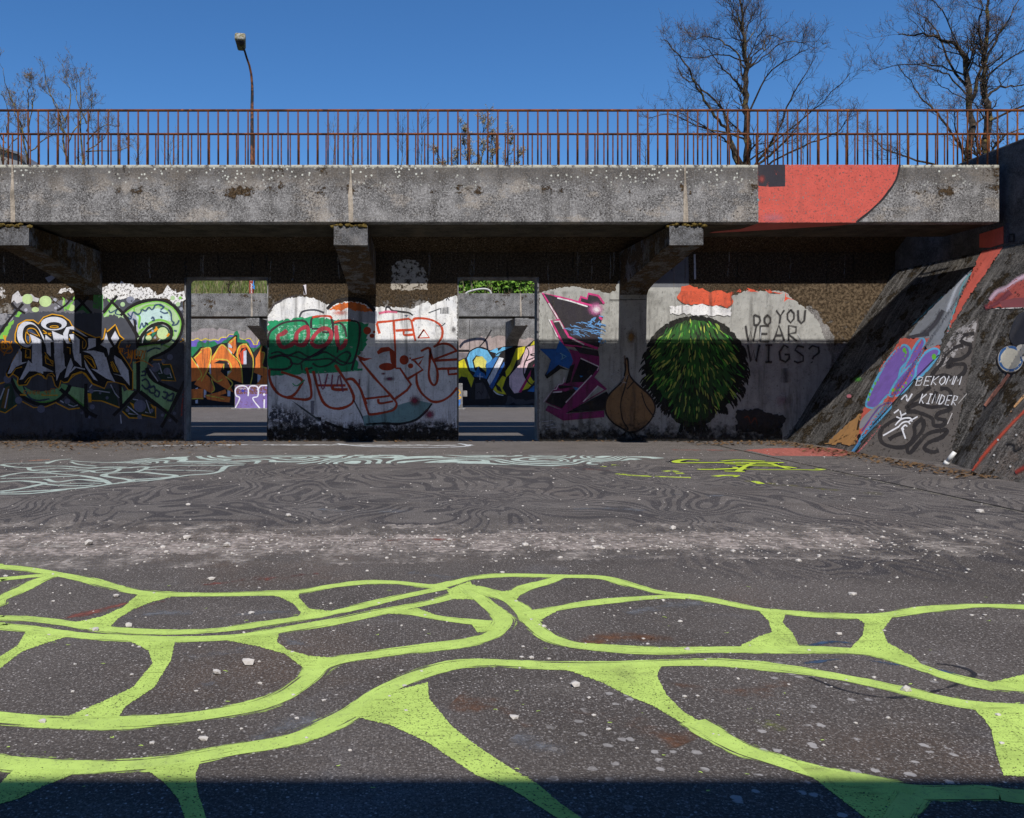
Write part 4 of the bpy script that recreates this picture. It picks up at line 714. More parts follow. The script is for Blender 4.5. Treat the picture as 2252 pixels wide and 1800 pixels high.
# plain shaggy green patch with a red and a white brush field above it
def spiky(cx, cy, rx, ry, n, amp, ph=0):
    o = []
    for i in range(n):
        a = 2 * math.pi * i / n + ph; q = 1 + (amp if i % 2 else -amp * .3) * random.uniform(.5, 1.2); o.append((cx + rx * q * math.cos(a), cy + ry * q * math.sin(a)))
    return o
m.fill((26, 30, 26), spiky(650, 860, 375, 385, 60, .02)); m.fill((26, 30, 26), spiky(640, 1180, 180, 140, 40, .03))
for i in range(300):
    a = random.uniform(0, 6.28); x, y = 650 + 360 * math.cos(a), 850 + 375 * math.sin(a)
    if y > 1180: x, y = 640 + 190 * math.cos(a), 1180 + 120 * math.sin(a)
    L = random.uniform(30, 85); m.line((26, 28, 26), '%f %f %f %f %f %f' % (x, y, x + L * .55 * math.cos(a) + 4, y + L * .3 * math.sin(a) + L * .3, x + L * .8 * math.cos(a), y + L * .2 * math.sin(a) + L * .75), random.uniform(9, 15), taper=.9)
m.fill((48, 98, 42), spiky(650, 850, 320, 345, 60, .02)); m.fill((34, 70, 32), spiky(640, 1150, 150, 130, 40, .03))
for i in range(520):
    a = random.uniform(0, 6.28); q = math.sqrt(random.random()); x, y = 650 + 335 * q * math.cos(a), 850 + 370 * q * math.sin(a)
    dx, dy = (x - 650) * .16 + random.uniform(-10, 10), 40 + random.uniform(-12, 26); c = random.choice(((188, 198, 92), (88, 176, 58), (44, 112, 46), (24, 40, 24), (146, 180, 78), (24, 34, 22), (24, 34, 22)))
    m.line(c, '%f %f %f %f %f %f' % (x, y, x + dx * .6, y + dy * .5, x + dx, y + dy), random.uniform(5, 11), taper=.9)
for i in range(90):
    x, y = 640 + random.uniform(-150, 150), random.uniform(1110, 1300); m.line(random.choice(((70, 130, 50), (120, 150, 70), (24, 34, 22))), '%f %f %f %f' % (x, y, x + random.uniform(-6, 6), y + 60), 7, sm=0, taper=.9)
m.fill((222, 96, 66), '520 350 545 255 600 225 660 260 760 280 930 290 945 380 900 400 700 385 560 378', jag=4, wear=.34); m.fill((238, 238, 242), '465 400 700 385 925 410 930 470 700 462 470 452', jag=3, wear=.2)
for (tx, x, y, cw, h) in (('DO', 1100, 460, 60, 80), ('YOU', 1275, 425, 62, 100), ('WEAR', 1040, 545, 82, 120), ('WIGS?', 1055, 690, 90, 130)):
    m.text((50, 48, 50), tx, x, y, cw, h, 19, gap=.3, soft=1)
m.line((205, 208, 214), '1160 560 1150 660', 6, soft=1); m.line((205, 208, 214), '1440 610 1480 690', 6, soft=1); m.line((205, 208, 214), '1180 700 1160 800', 6, soft=1)
m.fill((50, 48, 50), '970 1190 1130 1185 1350 1240 1290 1385 970 1345', jag=3); m.line((120, 60, 40), '1030 1250 1060 1240 1080 1290 1110 1250 1130 1300', 8); m.dot((150, 110, 130), 1320, 1120, 90, 70, soft=1, opac=.4)
m.line((60, 60, 66), '1340 870 1350 980', 60, soft=1, opac=.5)
m.T(3.917, 960, 560); MG, DP = (216, 62, 136), (52, 48, 56)
m.fill(DP, '920 337 1300 430 1400 470 1420 570 1400 800 1280 770 1130 705 1060 590'); m.fill(DP, '1000 588 1050 578 1140 712 1390 820 1240 790 1098 780'); m.fill(DP, '1235 395 1245 368 1300 385 1310 345 1395 362 1440 420 1340 430')
for t in ('1390 812 1240 760 1140 712 1050 560 912 332 1100 380 1340 442', '1060 565 985 570 1092 780 1250 800', '1230 402 1242 366 1296 382 1306 338 1392 356 1442 424', '1400 540 1425 562'): m.line(MG, t, 17, sm=0)
for t in ('965 420 1048 556 968 562 1042 714', '1040 376 1150 402 1300 450', '1010 580 1060 575 1092 640', '1170 728 1270 778'): m.line((232, 232, 236), t, 9, sm=0)
m.dot((236, 130, 196), 1370, 470, 95, 85, soft=1); m.dot((250, 240, 250), 1375, 475, 55, 48, soft=1)
for i in range(46):
    x, y = random.uniform(1090, 1400), random.uniform(580, 700); m.line((104, 160, 220), '%f %f %f %f %f %f' % (x, y, x + random.uniform(10, 50), y + random.uniform(-5, 16), x + random.uniform(60, 110) * .7, y + random.uniform(0, 30)), random.uniform(2, 5))
for i in range(14): x, y = random.uniform(1310, 1420), random.uniform(530, 600); m.line((104, 160, 220), '%f %f %f %f' % (x, y, x + random.uniform(-40, 40), y + random.uniform(0, 40)), 8)
for i in range(8): x, y = random.uniform(1370, 1450), random.uniform(715, 760); m.line((104, 160, 220), '%f %f %f %f' % (x, y, x + random.uniform(-40, 40), y + random.uniform(0, 20)), 9)
m.fill((26, 25, 30), '890 800 1000 930 930 1040 950 1072 1070 985 1140 1000 1060 960'); m.fill((44, 104, 184), '886 814 1030 815 1060 740 1130 820 1190 912 1140 986 1050 950 945 1036 985 905'); m.line((120, 180, 200), '1062 850 1116 880 1070 905', 7, sm=0); m.line((120, 180, 200), '1080 858 1084 898', 6)
MD = (138, 44, 104)
m.fill(MD, '1140 815 1400 880 1400 1000 1330 1100 1180 1260 1080 1340 935 1272 1008 1160 1040 1130 1110 1100 1175 915'); m.fill(DP, '1180 790 1390 830 1400 880 1230 850')
for t in ('1240 892 1398 962 1300 1100 1160 1100', '1190 942 1150 1100 1108 1118 1150 960', '1000 1178 1110 1180 1220 1142 1080 1328 940 1270', '1040 1130 1110 1128 1180 1140 1060 1160'): m.fill((30, 27, 33), t)
m.fill(MD, '1335 1040 1468 1160 1110 1372 1440 1345 1445 1402 1090 1432 935 1342 960 1300 1080 1342'); m.fill((30, 27, 33), '1112 1366 1465 1180 1480 1210 1450 1340'); m.fill(GP, '1258 1272 1388 1130 1442 1165'); m.fill((60, 130, 200), '1170 1140 1225 1150 1200 1175'); m.fill((60, 130, 200), '1230 1040 1262 1050 1240 1060')
for t in ('1240 895 1396 966 1384 1000', '1335 1040 1112 1276', '920 1272 1000 1166 1030 1160 1050 1120 1086 1114 1100 1060', '1000 1188 1080 1182', '1390 1132 1262 1270'): m.line((228, 214, 226), t, 8, sm=0)
ON = (150, 116, 80); onion = '1645 900 1662 1040 1740 1130 1840 1220 1882 1320 1840 1430 1750 1510 1662 1532 1600 1500 1520 1450 1460 1370 1455 1270 1500 1190 1590 1100 1625 1000 1622 920'
m.fill(ON, onion, sm=1, wear=.24); m.line((46, 40, 40), onion, 12, closed=1)
for t in ('1650 1040 1620 1150 1585 1280 1600 1420 1650 1500', '1765 1190 1800 1300 1872 1400', '1700 1090 1640 1160', '1650 1500 1600 1560 1560 1570', '1660 1530 1690 1580 1680 1610', '1690 1530 1740 1580 1800 1590'): m.line((52, 44, 42), t, 9)
m.dot((150, 112, 56), 1675, 710, 56, 88, soft=1); m.line((120, 96, 80), '1620 870 1618 940', 12, soft=1)
for i in range(22): x, y = random.uniform(1470, 1640), random.uniform(960, 1110); m.line((196, 200, 206), '%f %f %f %f' % (x, y, x + random.uniform(-50, 50), y + random.uniform(-40, 40)), 2.2, sm=0)
for t in ('905 1442 1000 1430', '925 1480 1025 1458', '940 1502 1022 1488'): m.line((214, 218, 226), t, 15, soft=1)
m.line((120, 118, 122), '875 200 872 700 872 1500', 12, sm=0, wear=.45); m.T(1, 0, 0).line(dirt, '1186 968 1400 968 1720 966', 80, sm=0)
m.line((30, 28, 30), '1340 660 1395 660 1420 659', 1.2, sm=0); m.line((196, 198, 204), '1527 560 1528 615', 3.0, wear=.35)
m.T(1, 0, 0).fill(GRIME, '1188 970 1188 640 1720 640 1850 800 1720 966'); m.build('graffiti', wall, 'dark magenta letter shapes, brown onion, shaggy green patch and handwriting on grey')
# pale scrapes in the shaded band
m = Mural(WallMap(YW)); m.T(1.9147, 0, 340)
m.fill((176, 168, 156), '1650 470 1700 440 1760 450 1800 500 1800 570 1650 570', wear=.44, jag=3); m.fill((150, 150, 160), '190 520 220 508 232 520 205 540'); m.fill((60, 62, 70), '1126 400 1126 400.1 1127 400')
m.T(1.9147, 1126, 340); m.fill((110, 112, 118), '560 560 640 470 742 430 745 560', wear=.3)
m.T(1, 0, 0); msh = sheet_mat('moss_crust', (.05, .034, .02), .40, 9, (1, 1, 1), .06, 10, (.13, .095, .06))
m.fill(msh, '1722 632 1990 610 1965 655 1930 700 1880 752 1838 757 1828 735 1815 710 1795 684 1765 662 1730 645', jag=4)
for i in range(40):
    x, y = random.uniform(0, 1900), random.uniform(545, 575); m.line(random.choice(((120, 112, 104), (60, 52, 44), (150, 142, 132))), [(x, y), (x + random.uniform(-2, 2), y + 25), (x + random.uniform(-4, 4), y + random.uniform(40, 75))], random.uniform(2, 7), soft=1, taper=.8, wear=.44, opac=.7)
m.build('scrapes', wall)

# --- sloping abutment
sl = MeshMap(sv, sf); m = Mural(sl); m.T(3.746, 1700, 600)
LR = (206, 98, 84); PU, CYN = (128, 100, 182), (100, 178, 216)
m.fill((136, 140, 148), '1120 520 1300 300 1480 120 1640 -20 1590 90 1500 300 1420 500 1380 600 1280 640 1200 560', wear=.34, jag=3); m.line((188, 194, 206), '1600 20 1520 120 1460 260 1440 330', 40, soft=1); m.line((70, 70, 78), '1400 310 1340 420 1230 520', 60, soft=1); m.line((66, 66, 74), '1110 540 1200 520 1290 510', 22); m.line((110, 170, 180), '1640 0 1560 120 1440 500', 10, wear=.4); m.line((110, 170, 180), '1150 440 1300 290 1400 200', 12, wear=.45)
m.T(5.384, 1900, 480)
m.fill(LR, '1372 250 1500 220 1658 215 1655 345 1560 480 1430 680 1300 850 1150 1100 985 1372 1010 1290 1180 870 1290 650 1345 500 1400 400', wear=.31, jag=2)
m.T(3.746, 1700, 600)
m.fill(LR, '1055 545 1290 545 1240 640 1375 600 1372 660 1000 1060 690 1420 722 1200 800 1000 900 760 1000 640', wear=.30, jag=2)
for t in ('770 1090 800 1000 900 800 1000 660 1080 598 1132 640 1120 720 1060 790 1042 860 1000 960 930 1030 860 1112 800 1115', '1058 850 1140 670 1195 575 1240 548 1252 590 1205 700 1130 800 1075 880', '965 1000 1045 860 1160 748 1192 765 1160 880 1075 990 1000 1020', '1190 765 1245 675 1325 628 1374 652 1335 730 1250 830 1185 880 1180 820'):
    m.fill(PU, t, sm=1); m.line(CYN, t, 15, closed=1, sm=1)
m.fill((150, 150, 156), '740 1200 880 1085 980 1068 960 1100 800 1230 720 1290', sm=1, wear=.3); m.fill((94, 166, 208), '722 1350 880 1125 985 1080 980 1120 860 1250 690 1430', sm=0); m.line((110, 80, 150), '735 1310 880 1110 985 1072', 12)
m.line((80, 150, 200), '650 1495 720 1400', 20); m.line((200, 110, 110), '680 1500 760 1420 890 1260', 10, wear=.4); m.line((36, 34, 36), '740 1350 980 1090 1130 920 1370 680', 7)
for x, y, a, b in ((1085, 640, 14, 20), (1098, 660, 8, 14), (1092, 690, 6, 9), (1075, 720, 4, 9), (1330, 695, 18, 24), (870, 885, 5, 12), (845, 915, 8, 14), (818, 962, 8, 14), (800, 1005, 9, 15), (790, 1048, 9, 14), (995, 972, 14, 18), (1022, 968, 8, 14), (1048, 968, 8, 10), (1075, 945, 6, 12), (1100, 912, 6, 12), (1145, 850, 6, 8)): m.dot((108, 190, 60), x, y, a, b)
m.fill((176, 132, 82), '425 1420 560 1300 640 1230 735 1150 715 1250 700 1340 690 1425 560 1412', wear=.40, jag=3, wscale=5); m.line((60, 42, 28), '740 1140 715 1220 700 1300', 16, wear=.45); m.fill((22, 20, 20), '700 1340 725 1325 728 1350 700 1395')
m.line((90, 66, 40), '500 1400 640 1330', 10, wear=.5); m.dot((90, 180, 60), 700, 880, 60, 34, soft=1, opac=.5); m.dot((180, 110, 120), 630, 1020, 20, 16, wear=.4)
m.fill((96, 90, 86), '680 1500 1000 1130 1380 700 1700 365 1690 480 1610 860 1530 1240 1455 1560 1100 1550', wear=.39, jag=2, wscale=30); m.fill((165, 160, 158), '1500 480 1690 380 1660 560 1560 640 1380 800 1340 760', wear=.46)
SQ = (46, 43, 44)
for t in ('1660 505 1580 520 1550 560 1600 590 1630 600 1620 660 1560 710 1480 730 1440 780 1500 760 1580 760 1580 820 1520 870', '1570 600 1500 620 1420 680 1390 750 1330 820 1310 870 1400 850 1480 870', '1480 700 1440 760', '1380 960 1440 960 1470 1010 1400 1060 1330 1040 1350 980', '1300 940 1200 1020 1130 1080 1110 1120 1200 1080 1300 1110 1440 1100 1460 1130 1370 1160 1350 1200 1420 1220 1400 1260 1330 1260 1310 1200 1180 1150 1100 1150', '1240 1200 1170 1260 1170 1340 1110 1430 1000 1440 900 1400 890 1310 960 1240 1060 1200 1170 1210', '1080 1320 1000 1350 960 1380', '1240 1210 1240 1290 1170 1380 1110 1440 1130 1490 1200 1410 1280 1330 1400 1300 1440 1310 1390 1360 1290 1400 1250 1450 1310 1480 1370 1470'): m.line(SQ, t, 27, wear=.36)
WH = (222, 222, 226)
m.text(WH, 'BEKOMM', 1175, 860, 52, 72, 6.5, gap=.2, slant=.35, rise=0); m.text(WH, 'KINDER', 1205, 1000, 42, 78, 6.5, gap=.25, slant=.35, rise=-.06)
for t in ('1010 1260 1060 1210 1130 1200 1150 1230', '1030 1280 1070 1240 1110 1230 1135 1250', '1060 1290 1090 1260 1110 1270', '910 1345 1040 1270', '1120 1230 1195 1188', '1070 1300 1095 1370', '1020 1190 1060 1200 1050 1140', '1060 1180 1100 1160', '1000 1160 1040 1130', '1060 1050 1100 1010 1110 1060 1150 1000'): m.line(WH, t, 10)
m.dot(WH, 1072, 1292, 12)
m.line((205, 200, 198), '1440 1250 1480 1160', 5); m.line((190, 185, 180), '1530 1080 1600 1000', 8, soft=1)
m.fill((166, 80, 72), '1750 298 1800 212 1900 130 2070 30 2300 -80 2300 300 1870 292', wear=.40, jag=3, wscale=22); m.line((206, 176, 190), '1790 230 1850 160 1930 130 2000 70 2080 30', 44, soft=1); m.line((120, 62, 70), '1750 290 1850 250 1960 160', 50, soft=1); m.fill((132, 72, 76), '1870 240 2000 210 2300 205 2300 290 1890 290', wear=.2)
m.line((200, 195, 190), '1800 300 1950 296 2080 292', 8, wear=.5); m.fill((44, 46, 54), '1960 480 2000 380 2060 330 2200 320 2200 560 2060 590 1990 600 1955 540', sm=1, wear=.3)
m.dot((196, 190, 172), 1962, 712, 108, 112, wear=.3); m.line((60, 100, 150), [(1962 + 92 * math.cos(a / 3.2), 712 + 96 * math.sin(a / 3.2)) for a in range(21)], 16); m.line((50, 44, 44), [(1962 + 110 * math.cos(a / 3.2), 714 + 114 * math.sin(a / 3.2)) for a in range(21)], 8); m.line((176, 120, 100), '1950 840 1860 960 1750 1100', 24, wear=.4)
m.fill((196, 190, 178), '2010 620 2100 600 2200 700 2100 760', sm=1, wear=.35)
m.build('graffiti', ab, 'purple bubble letters with light blue rims, black squiggles and white writing')
bt = MeshMap(bw, [[0, 1, 2, 3]]); m = Mural(bt); m.T(3.746, 1700, 600)
m.line((186, 78, 58), '1640 1630 1780 1460 1950 1270 2090 1130', 34, soft=1); m.line((210, 160, 110), '1540 1620 1700 1440 1900 1210 2090 1000', 14, wear=.45); m.line((90, 84, 80), '1560 1650 1800 1370 2090 1060', 40, soft=1, opac=.7); m.line((44, 42, 42), '1930 1410 1990 1420 2000 1470 2060 1440', 20, soft=1); m.line((150, 58, 48), '2000 1650 2090 1600', 50, soft=1)
for x, y in ((1826, 1506), (1858, 1380), (1856, 1562), (2010, 1340), (1960, 1600)): m.dot((200, 196, 190), x, y, 9)
m.build('graffiti', ab, 'streak of red spray on the nearest buttress')
m = Mural(MeshMap([(7.788, 8.5, 2.74), (7.788, 12, 2.74), (7.788, 12, 4.07), (7.788, 8.5, 4.07)], [[0, 1, 2, 3]])); m.T(5.384, 1900, 480)
m.fill(LR, '1372 190 1600 120 1658 98 1658 300 1500 350 1372 350', wear=.2); m.line((30, 30, 34), '1720 200 1780 190 1780 280 1720 280 1716 210', 16, sm=0); m.line((70, 74, 90), '1700 60 1700 300', 60, soft=1, opac=.5)
m.build('graffiti', ab)

# --- far wall
m = Mural(WallMap(YW2)); m.T(4.536, 390, 590); ORG_ = (238, 130, 58)
m.fill((160, 150, 150), '60 640 300 600 560 630 1000 640 1000 800 60 800', jag=4, wear=.28)
m.fill((112, 98, 192), '60 725 160 715 240 725 330 722 410 722 440 690 500 690 520 665 600 670 620 690 660 715 730 705 760 760 800 760 820 710 1000 700 1000 860 60 860'); m.line((236, 214, 60), '60 720 130 712 155 722 200 700 238 722 280 705 330 720 370 710 410 720 440 692 490 690 520 662 560 665', 7)
m.line((236, 214, 60), '610 688 660 715 720 702 755 745 760 762 795 762 800 740 830 706 900 700', 7); m.fill((34, 128, 84), '60 900 120 800 230 740 330 720 400 760 480 700 600 640 640 700 700 740 760 810 820 760 1000 800 1000 1000 60 1000', jag=4)
m.fill(BLK, '60 900 150 880 230 788 340 790 430 752 500 745 510 730 575 668 600 670 598 740 700 750 760 840 800 800 850 765 910 820 910 1000 1000 1000 1000 1372 60 1372')
for t in ('200 890 240 850 230 960', '430 850 490 800 490 920', '620 850 680 790 690 960 640 960', '790 880 830 850 820 940'): m.fill((228, 78, 50), t)
for x, y, a, b in ((195, 880, 235, 990), (270, 1060, 290, 1110), (320, 960, 345, 1060), (505, 750, 545, 960), (500, 1030, 540, 1100), (660, 830, 690, 960), (800, 1050, 830, 1140), (180, 1200, 205, 1290), (265, 1200, 290, 1290), (315, 1260, 350, 1300), (180, 1320, 205, 1350), (500, 1210, 530, 1280)): m.fill((206, 212, 232), '%d %d %d %d %d %d %d %d' % (x, y, a, y - 10, a, b, x, b))
LET = ('60 900 130 880 240 1040 200 1120 60 1150', '170 900 250 795 330 795 320 1000 290 1060 340 1110 330 900 440 760 470 770 600 930 650 1040 650 1150 740 1150 760 1010 750 900 690 790 640 800 610 870 640 960 580 870 620 770 690 750 760 880 760 1010 740 1150 560 1240 490 1090 540 1030 500 930 420 920 360 950 465 955 430 1030 490 1090 550 1130 510 1220 320 1100 370 1210 340 1250 170 1160 240 1040', '510 740 580 680 590 810 560 860 500 790 560 800', '780 900 850 770 840 830 870 860 850 950 860 985 910 1020 910 1160 790 1160 850 1080 760 1040 780 960', '140 1210 260 1200 260 1310 140 1300', '270 1270 400 1240 480 1210 490 1250 420 1270 530 1290 520 1340 420 1330 300 1310')
for t in LET:
    m.fill(ORG_, t)
for t in ('235 810 330 800 320 960 240 1130', '165 900 240 830', '345 920 440 765 540 860 630 960 650 1150', '380 910 500 920 540 1000 500 1070', '465 955 460 1010', '600 900 600 820 640 765 700 775 755 900 750 1060 730 1160', '510 760 585 690', '840 770 830 830 870 850 850 950', '840 985 900 1000', '140 1305 260 1300', '310 1040 390 1130 450 1110', '290 1270 400 1290 470 1310', '130 880 240 1050 200 1120', '480 1080 550 1150 500 1220', '340 1110 370 1210 340 1240'): m.line((226, 210, 80), t, 8)
m.T(4.536, 990, 590)
m.fill((176, 160, 156), '60 690 190 700 540 680 700 700 1000 690 1000 900 60 900', jag=4, wear=.28); m.fill((24, 22, 24), '40 814 190 814 190 838 40 838'); m.line((60, 56, 56), '192 520 192 840', 5, sm=0)
m.fill((128, 122, 128), '40 845 190 845 170 920 60 950'); m.line((40, 38, 42), '412 616 350 720 250 830 172 888', 11)
m.fill((26, 24, 28), '40 940 160 890 200 820 290 785 400 820 540 780 650 775 760 780 830 720 1000 700 1000 1370 40 1370')
YE, SK, PI = (222, 212, 40), (110, 186, 230), (232, 200, 206)
m.fill(YE, '60 945 140 905 180 1020 240 1100 210 1190 170 1090 110 1080 60 1130'); m.fill(SK, '168 900 200 830 280 795 370 820 420 900 400 940 360 960 330 890 260 870 220 920 240 1010 270 1050 200 1020'); m.fill((222, 214, 110), '235 930 260 885 320 880 365 930 350 980 380 1050 290 980 250 990'); m.fill((50, 120, 190), '230 1080 280 985 300 1030 340 1050 370 1105')
m.fill(SK, '395 830 470 795 480 830 520 790 640 782 560 810 500 850 480 880 440 880 460 850'); m.fill((50, 120, 190), '360 960 450 890 480 890 360 1110'); m.fill((230, 232, 240), '370 1120 490 890 535 900 400 1180'); m.fill((44, 100, 176), '390 1180 540 930 555 940 420 1210'); m.fill(YE, '430 1210 600 960 660 800 750 780 740 830 640 980 600 1050 560 1090 520 1200 560 1260 470 1250'); m.fill((24, 22, 26), '440 1140 500 1190 520 1240 470 1220'); m.fill((24, 22, 26), '480 1060 550 1030 560 1090')
m.fill(PI, '590 1180 590 1080 700 950 760 790 840 770 1000 760 1000 980 860 900 780 950 740 1060 760 1140 700 1240 640 1250', sm=0); m.fill((176, 40, 100), '680 1240 860 920 880 950 760 1160 710 1240'); m.fill(YE, '720 1220 800 1080 900 950 1000 950 1000 1100 860 1110 780 1200'); m.fill((24, 22, 26), '800 1080 810 1000 870 940 870 1100 830 1130'); m.fill((50, 120, 190), '770 1230 880 1130 1000 1120 1000 1250'); m.fill(YE, '800 775 835 725 870 760'); m.fill((24, 22, 26), '620 1020 660 920 710 900 700 960 640 1010')
for t in ('168 890 200 830 290 790 380 820 425 890 480 850 640 785', '760 785 785 850 740 960 735 1060 790 1150 840 1170', '760 925 850 885 800 865 860 850', '540 905 560 1000 610 900 650 820', '590 1190 585 1080 700 930'): m.line((22, 20, 24), t, 9)
m.line((230, 232, 240), '430 1220 470 1255 530 1270', 8); m.line((220, 224, 236), '270 1075 330 1085', 4); m.line((220, 224, 236), '298 1050 296 1115', 4); m.fill((76, 72, 76), '250 1150 330 1140 400 1300 250 1310'); m.line((24, 22, 26), '265 1250 290 1230 310 1260 330 1220', 5); m.fill((70, 66, 70), '560 1290 600 1270 640 1310 860 1310 860 1350 560 1350', jag=4)
m.T(1, 0, 0).fill(GRIME, '350 895 350 720 1240 720 1240 895'); m.build('graffiti', farwall, 'orange letters at left, blue yellow and pink letters at right')

# ------------------------------------------------------------------ painted blocks, post and hoop by the far wall
M_BLOCK = concrete('block_concrete', (.26, .25, .24), (.06, .055, .05), (.3, .27, .24), .3, .15, None, .4)
def block(x0, x1, y, z1, label):
    t = thing('concrete_block', label, 'block', ((x0 + x1) / 2, y, 0)); MB().box(x0, x1, y, y + .8, .05, z1, .02).build('block_body', M_BLOCK, t); MB().box(x0 - .1, x1 + .1, y - .08, y + .9, 0, .05, .01).build('base_slab', M_BLOCK, t); return t
q = 27.0
t = block((516 - CX) * q / F, (660 - CX) * q / F, q, .815, 'low concrete block with purple paint and white outline letters, through the left doorway')
m = Mural(WallMap(q)).T(4.536, 390, 590); m.fill((128, 108, 168), '578 1168 1210 1168 1210 1400 578 1400', wear=.34); m.fill((118, 76, 66), '578 1168 1210 1168 1210 1250 578 1260', wear=.46); m.dot((60, 70, 180), 655, 1225, 30, 22, soft=1); m.fill((118, 76, 70), '578 1300 700 1290 800 1240 1210 1300 1210 1380 900 1320 700 1390 578 1400', wear=.55)
for t_ in ('578 1395 622 1300 585 1270 580 1210 620 1178 680 1180 708 1215 706 1278', '708 1215 730 1178 790 1180 808 1220 800 1280 752 1302 825 1402', '800 1220 830 1178 880 1172 960 1180 990 1260 960 1300', '868 1310 866 1400', '905 1402 960 1300'): m.line((226, 222, 230), t_, 11)
m.dot((230, 226, 232), 866, 1262, 12); m.line((190, 180, 190), '610 1200 640 1196 625 1212 650 1200 660 1210 675 1196 685 1208', 4); m.build('graffiti', t, 'white bubble outline letters on purple')
t = block((880 - CX) * q / F, (1017.5 - CX) * q / F, q, .865, 'low concrete block with blue and yellow paint, at the left edge of the right doorway')
MB().box(1.72, 1.86, q + .1, q + .3, .42, .62, .02).build('side_bolt', M_BLOCK, t)
m = Mural(WallMap(q)).T(4.536, 990, 590); m.fill((60, 120, 196), '-300 1180 70 1180 100 1250 105 1350 80 1390 -300 1390', wear=.42); m.line((220, 170, 60), '70 1200 100 1240 80 1270 105 1290 75 1310', 12); m.line((200, 150, 60), '40 1240 60 1300 30 1340', 10); m.build('graffiti', t)
t = thing('painted_post', 'narrow red and blue post with white letters above the far walkway', 'post', ((553 - CX) * 27.2 / F, 27.2, ZT))
x = (553 - CX) * 27.2 / F; MB().box(x - .068, x + .068, 27.15, 27.28, ZT - .6, 5.6, .008).build('post_body', paint((150, 66, 48), flat=True), t)
m = Mural(WallMap(27.15)).T(4.536, 390, 590); m.fill((60, 140, 210), '752 80 768 80 768 215 752 195', jag=2)
[m.line((232, 228, 228), tt, 5, sm=0) for tt in ('730 112 746 112 730 126 746 126', '730 112 730 128', '732 150 742 170', '732 178 746 170 732 196 746 196', '738 180 738 192', '732 202 744 208 734 216 746 222', '734 230 744 236 736 248 746 244')]
m.build('lettering', t)
t = thing('handrail_hoop', 'pale curved metal hoop above the far walkway, through the right doorway', 'hoop', ((1050 - CX) * 28 / F, 28, ZT))
M_PALE = NT('pale_metal'); M_PALE = M_PALE.out(M_PALE.mix(M_PALE.noise(8, 5), rgb((.35, .34, .33)), rgb((.6, .59, .57))), .6, .3)
pt = [((x - CX) * 28 / F, 28, EYE + (CY - y) * 28 / F) for x, y in catmull([(1018, 655), (1026, 645), (1034, 641), (1050, 637), (1066, 636), (1076, 639), (1080, 646), (1082, 660)], False)]
MB().tube(pt, .035, 8).build('hoop_tube', M_PALE, t, True)

# ------------------------------------------------------------------ ground beyond, trees, lamp, building
def hillz(x, y): return 3.35 + 1.75 * max(0, min(1, (y - 29.9) / 3.4)) + (.035 * (y - 33.3) if y > 33.3 else 0) + .18 * math.sin(x * .9 + y * .6) * (1 if y > 30.2 else 0)
hx = [-70 + 2.0 * i for i in range(71)]; hy = [29.66, 30.3, 31, 31.7, 32.4, 33.3, 34.5, 36, 38, 41, 45, 52, 65, 90, 139]
hv = [(x, y, hillz(x, y)) for y in hy for x in hx]; W_ = len(hx)
tag(mesh('hill', hv, [[j * W_ + i, j * W_ + i + 1, (j + 1) * W_ + i + 1, (j + 1) * W_ + i] for j in range(len(hy) - 1) for i in range(W_ - 1)], M_BANK, smooth=True), kind='structure')
def leafmat(name, a, b, c=None):
    n = NT(name); f = n.n.new('ShaderNodeObjectInfo'); k = n.noise(7, 4, .6); col = n.mix(n.rng(k, .35, .65), rgb(a), rgb(b)); 
    n.b.inputs['Transmission Weight'].default_value = 0; return n.out(col, .6, .3)
M_GRASS = leafmat('grass_blades', (.06, .10, .018), (.17, .22, .05)); M_STALK = leafmat('dry_stalks', (.16, .12, .07), (.34, .28, .17)); M_LEAFG = leafmat('fresh_leaves', (.05, .13, .012), (.16, .30, .03)); M_LEAFT = leafmat('spring_leaves', (.20, .17, .06), (.42, .32, .18))
mb = MB(); ms = MB()
def blade(b, x, y, z, h, wd, lean):
    a = random.uniform(0, 6.28); dx, dy = math.cos(a) * wd, math.sin(a) * wd; lx, ly = random.uniform(-lean, lean) * h, random.uniform(-lean, lean) * h; n = len(b.v)
    b.v += [Vector((x - dx, y - dy, z)), Vector((x + dx, y + dy, z)), Vector((x + dx * .6 + lx * .5, y + dy * .6 + ly * .5, z + h * .6)), Vector((x + lx, y + ly, z + h))]; b.f.append([n, n + 1, n + 2]); b.f.append([n, n + 2, n + 3])
for i in range(15000): x, y = random.uniform(-10, 6.5), random.uniform(29.8, 33.6); blade(mb, x, y, hillz(x, y) - .02, random.uniform(.12, .42), random.uniform(.008, .02), .5)
for i in range(900): x, y = random.uniform(-10, 6.5), random.uniform(29.8, 33.0); blade(ms, x, y, hillz(x, y) - .02, random.uniform(.5, 1.25), .007, .22)
tag(mb.build('grass', M_GRASS), kind='stuff'); tag(ms.build('dry_grass', M_STALK), kind='stuff')
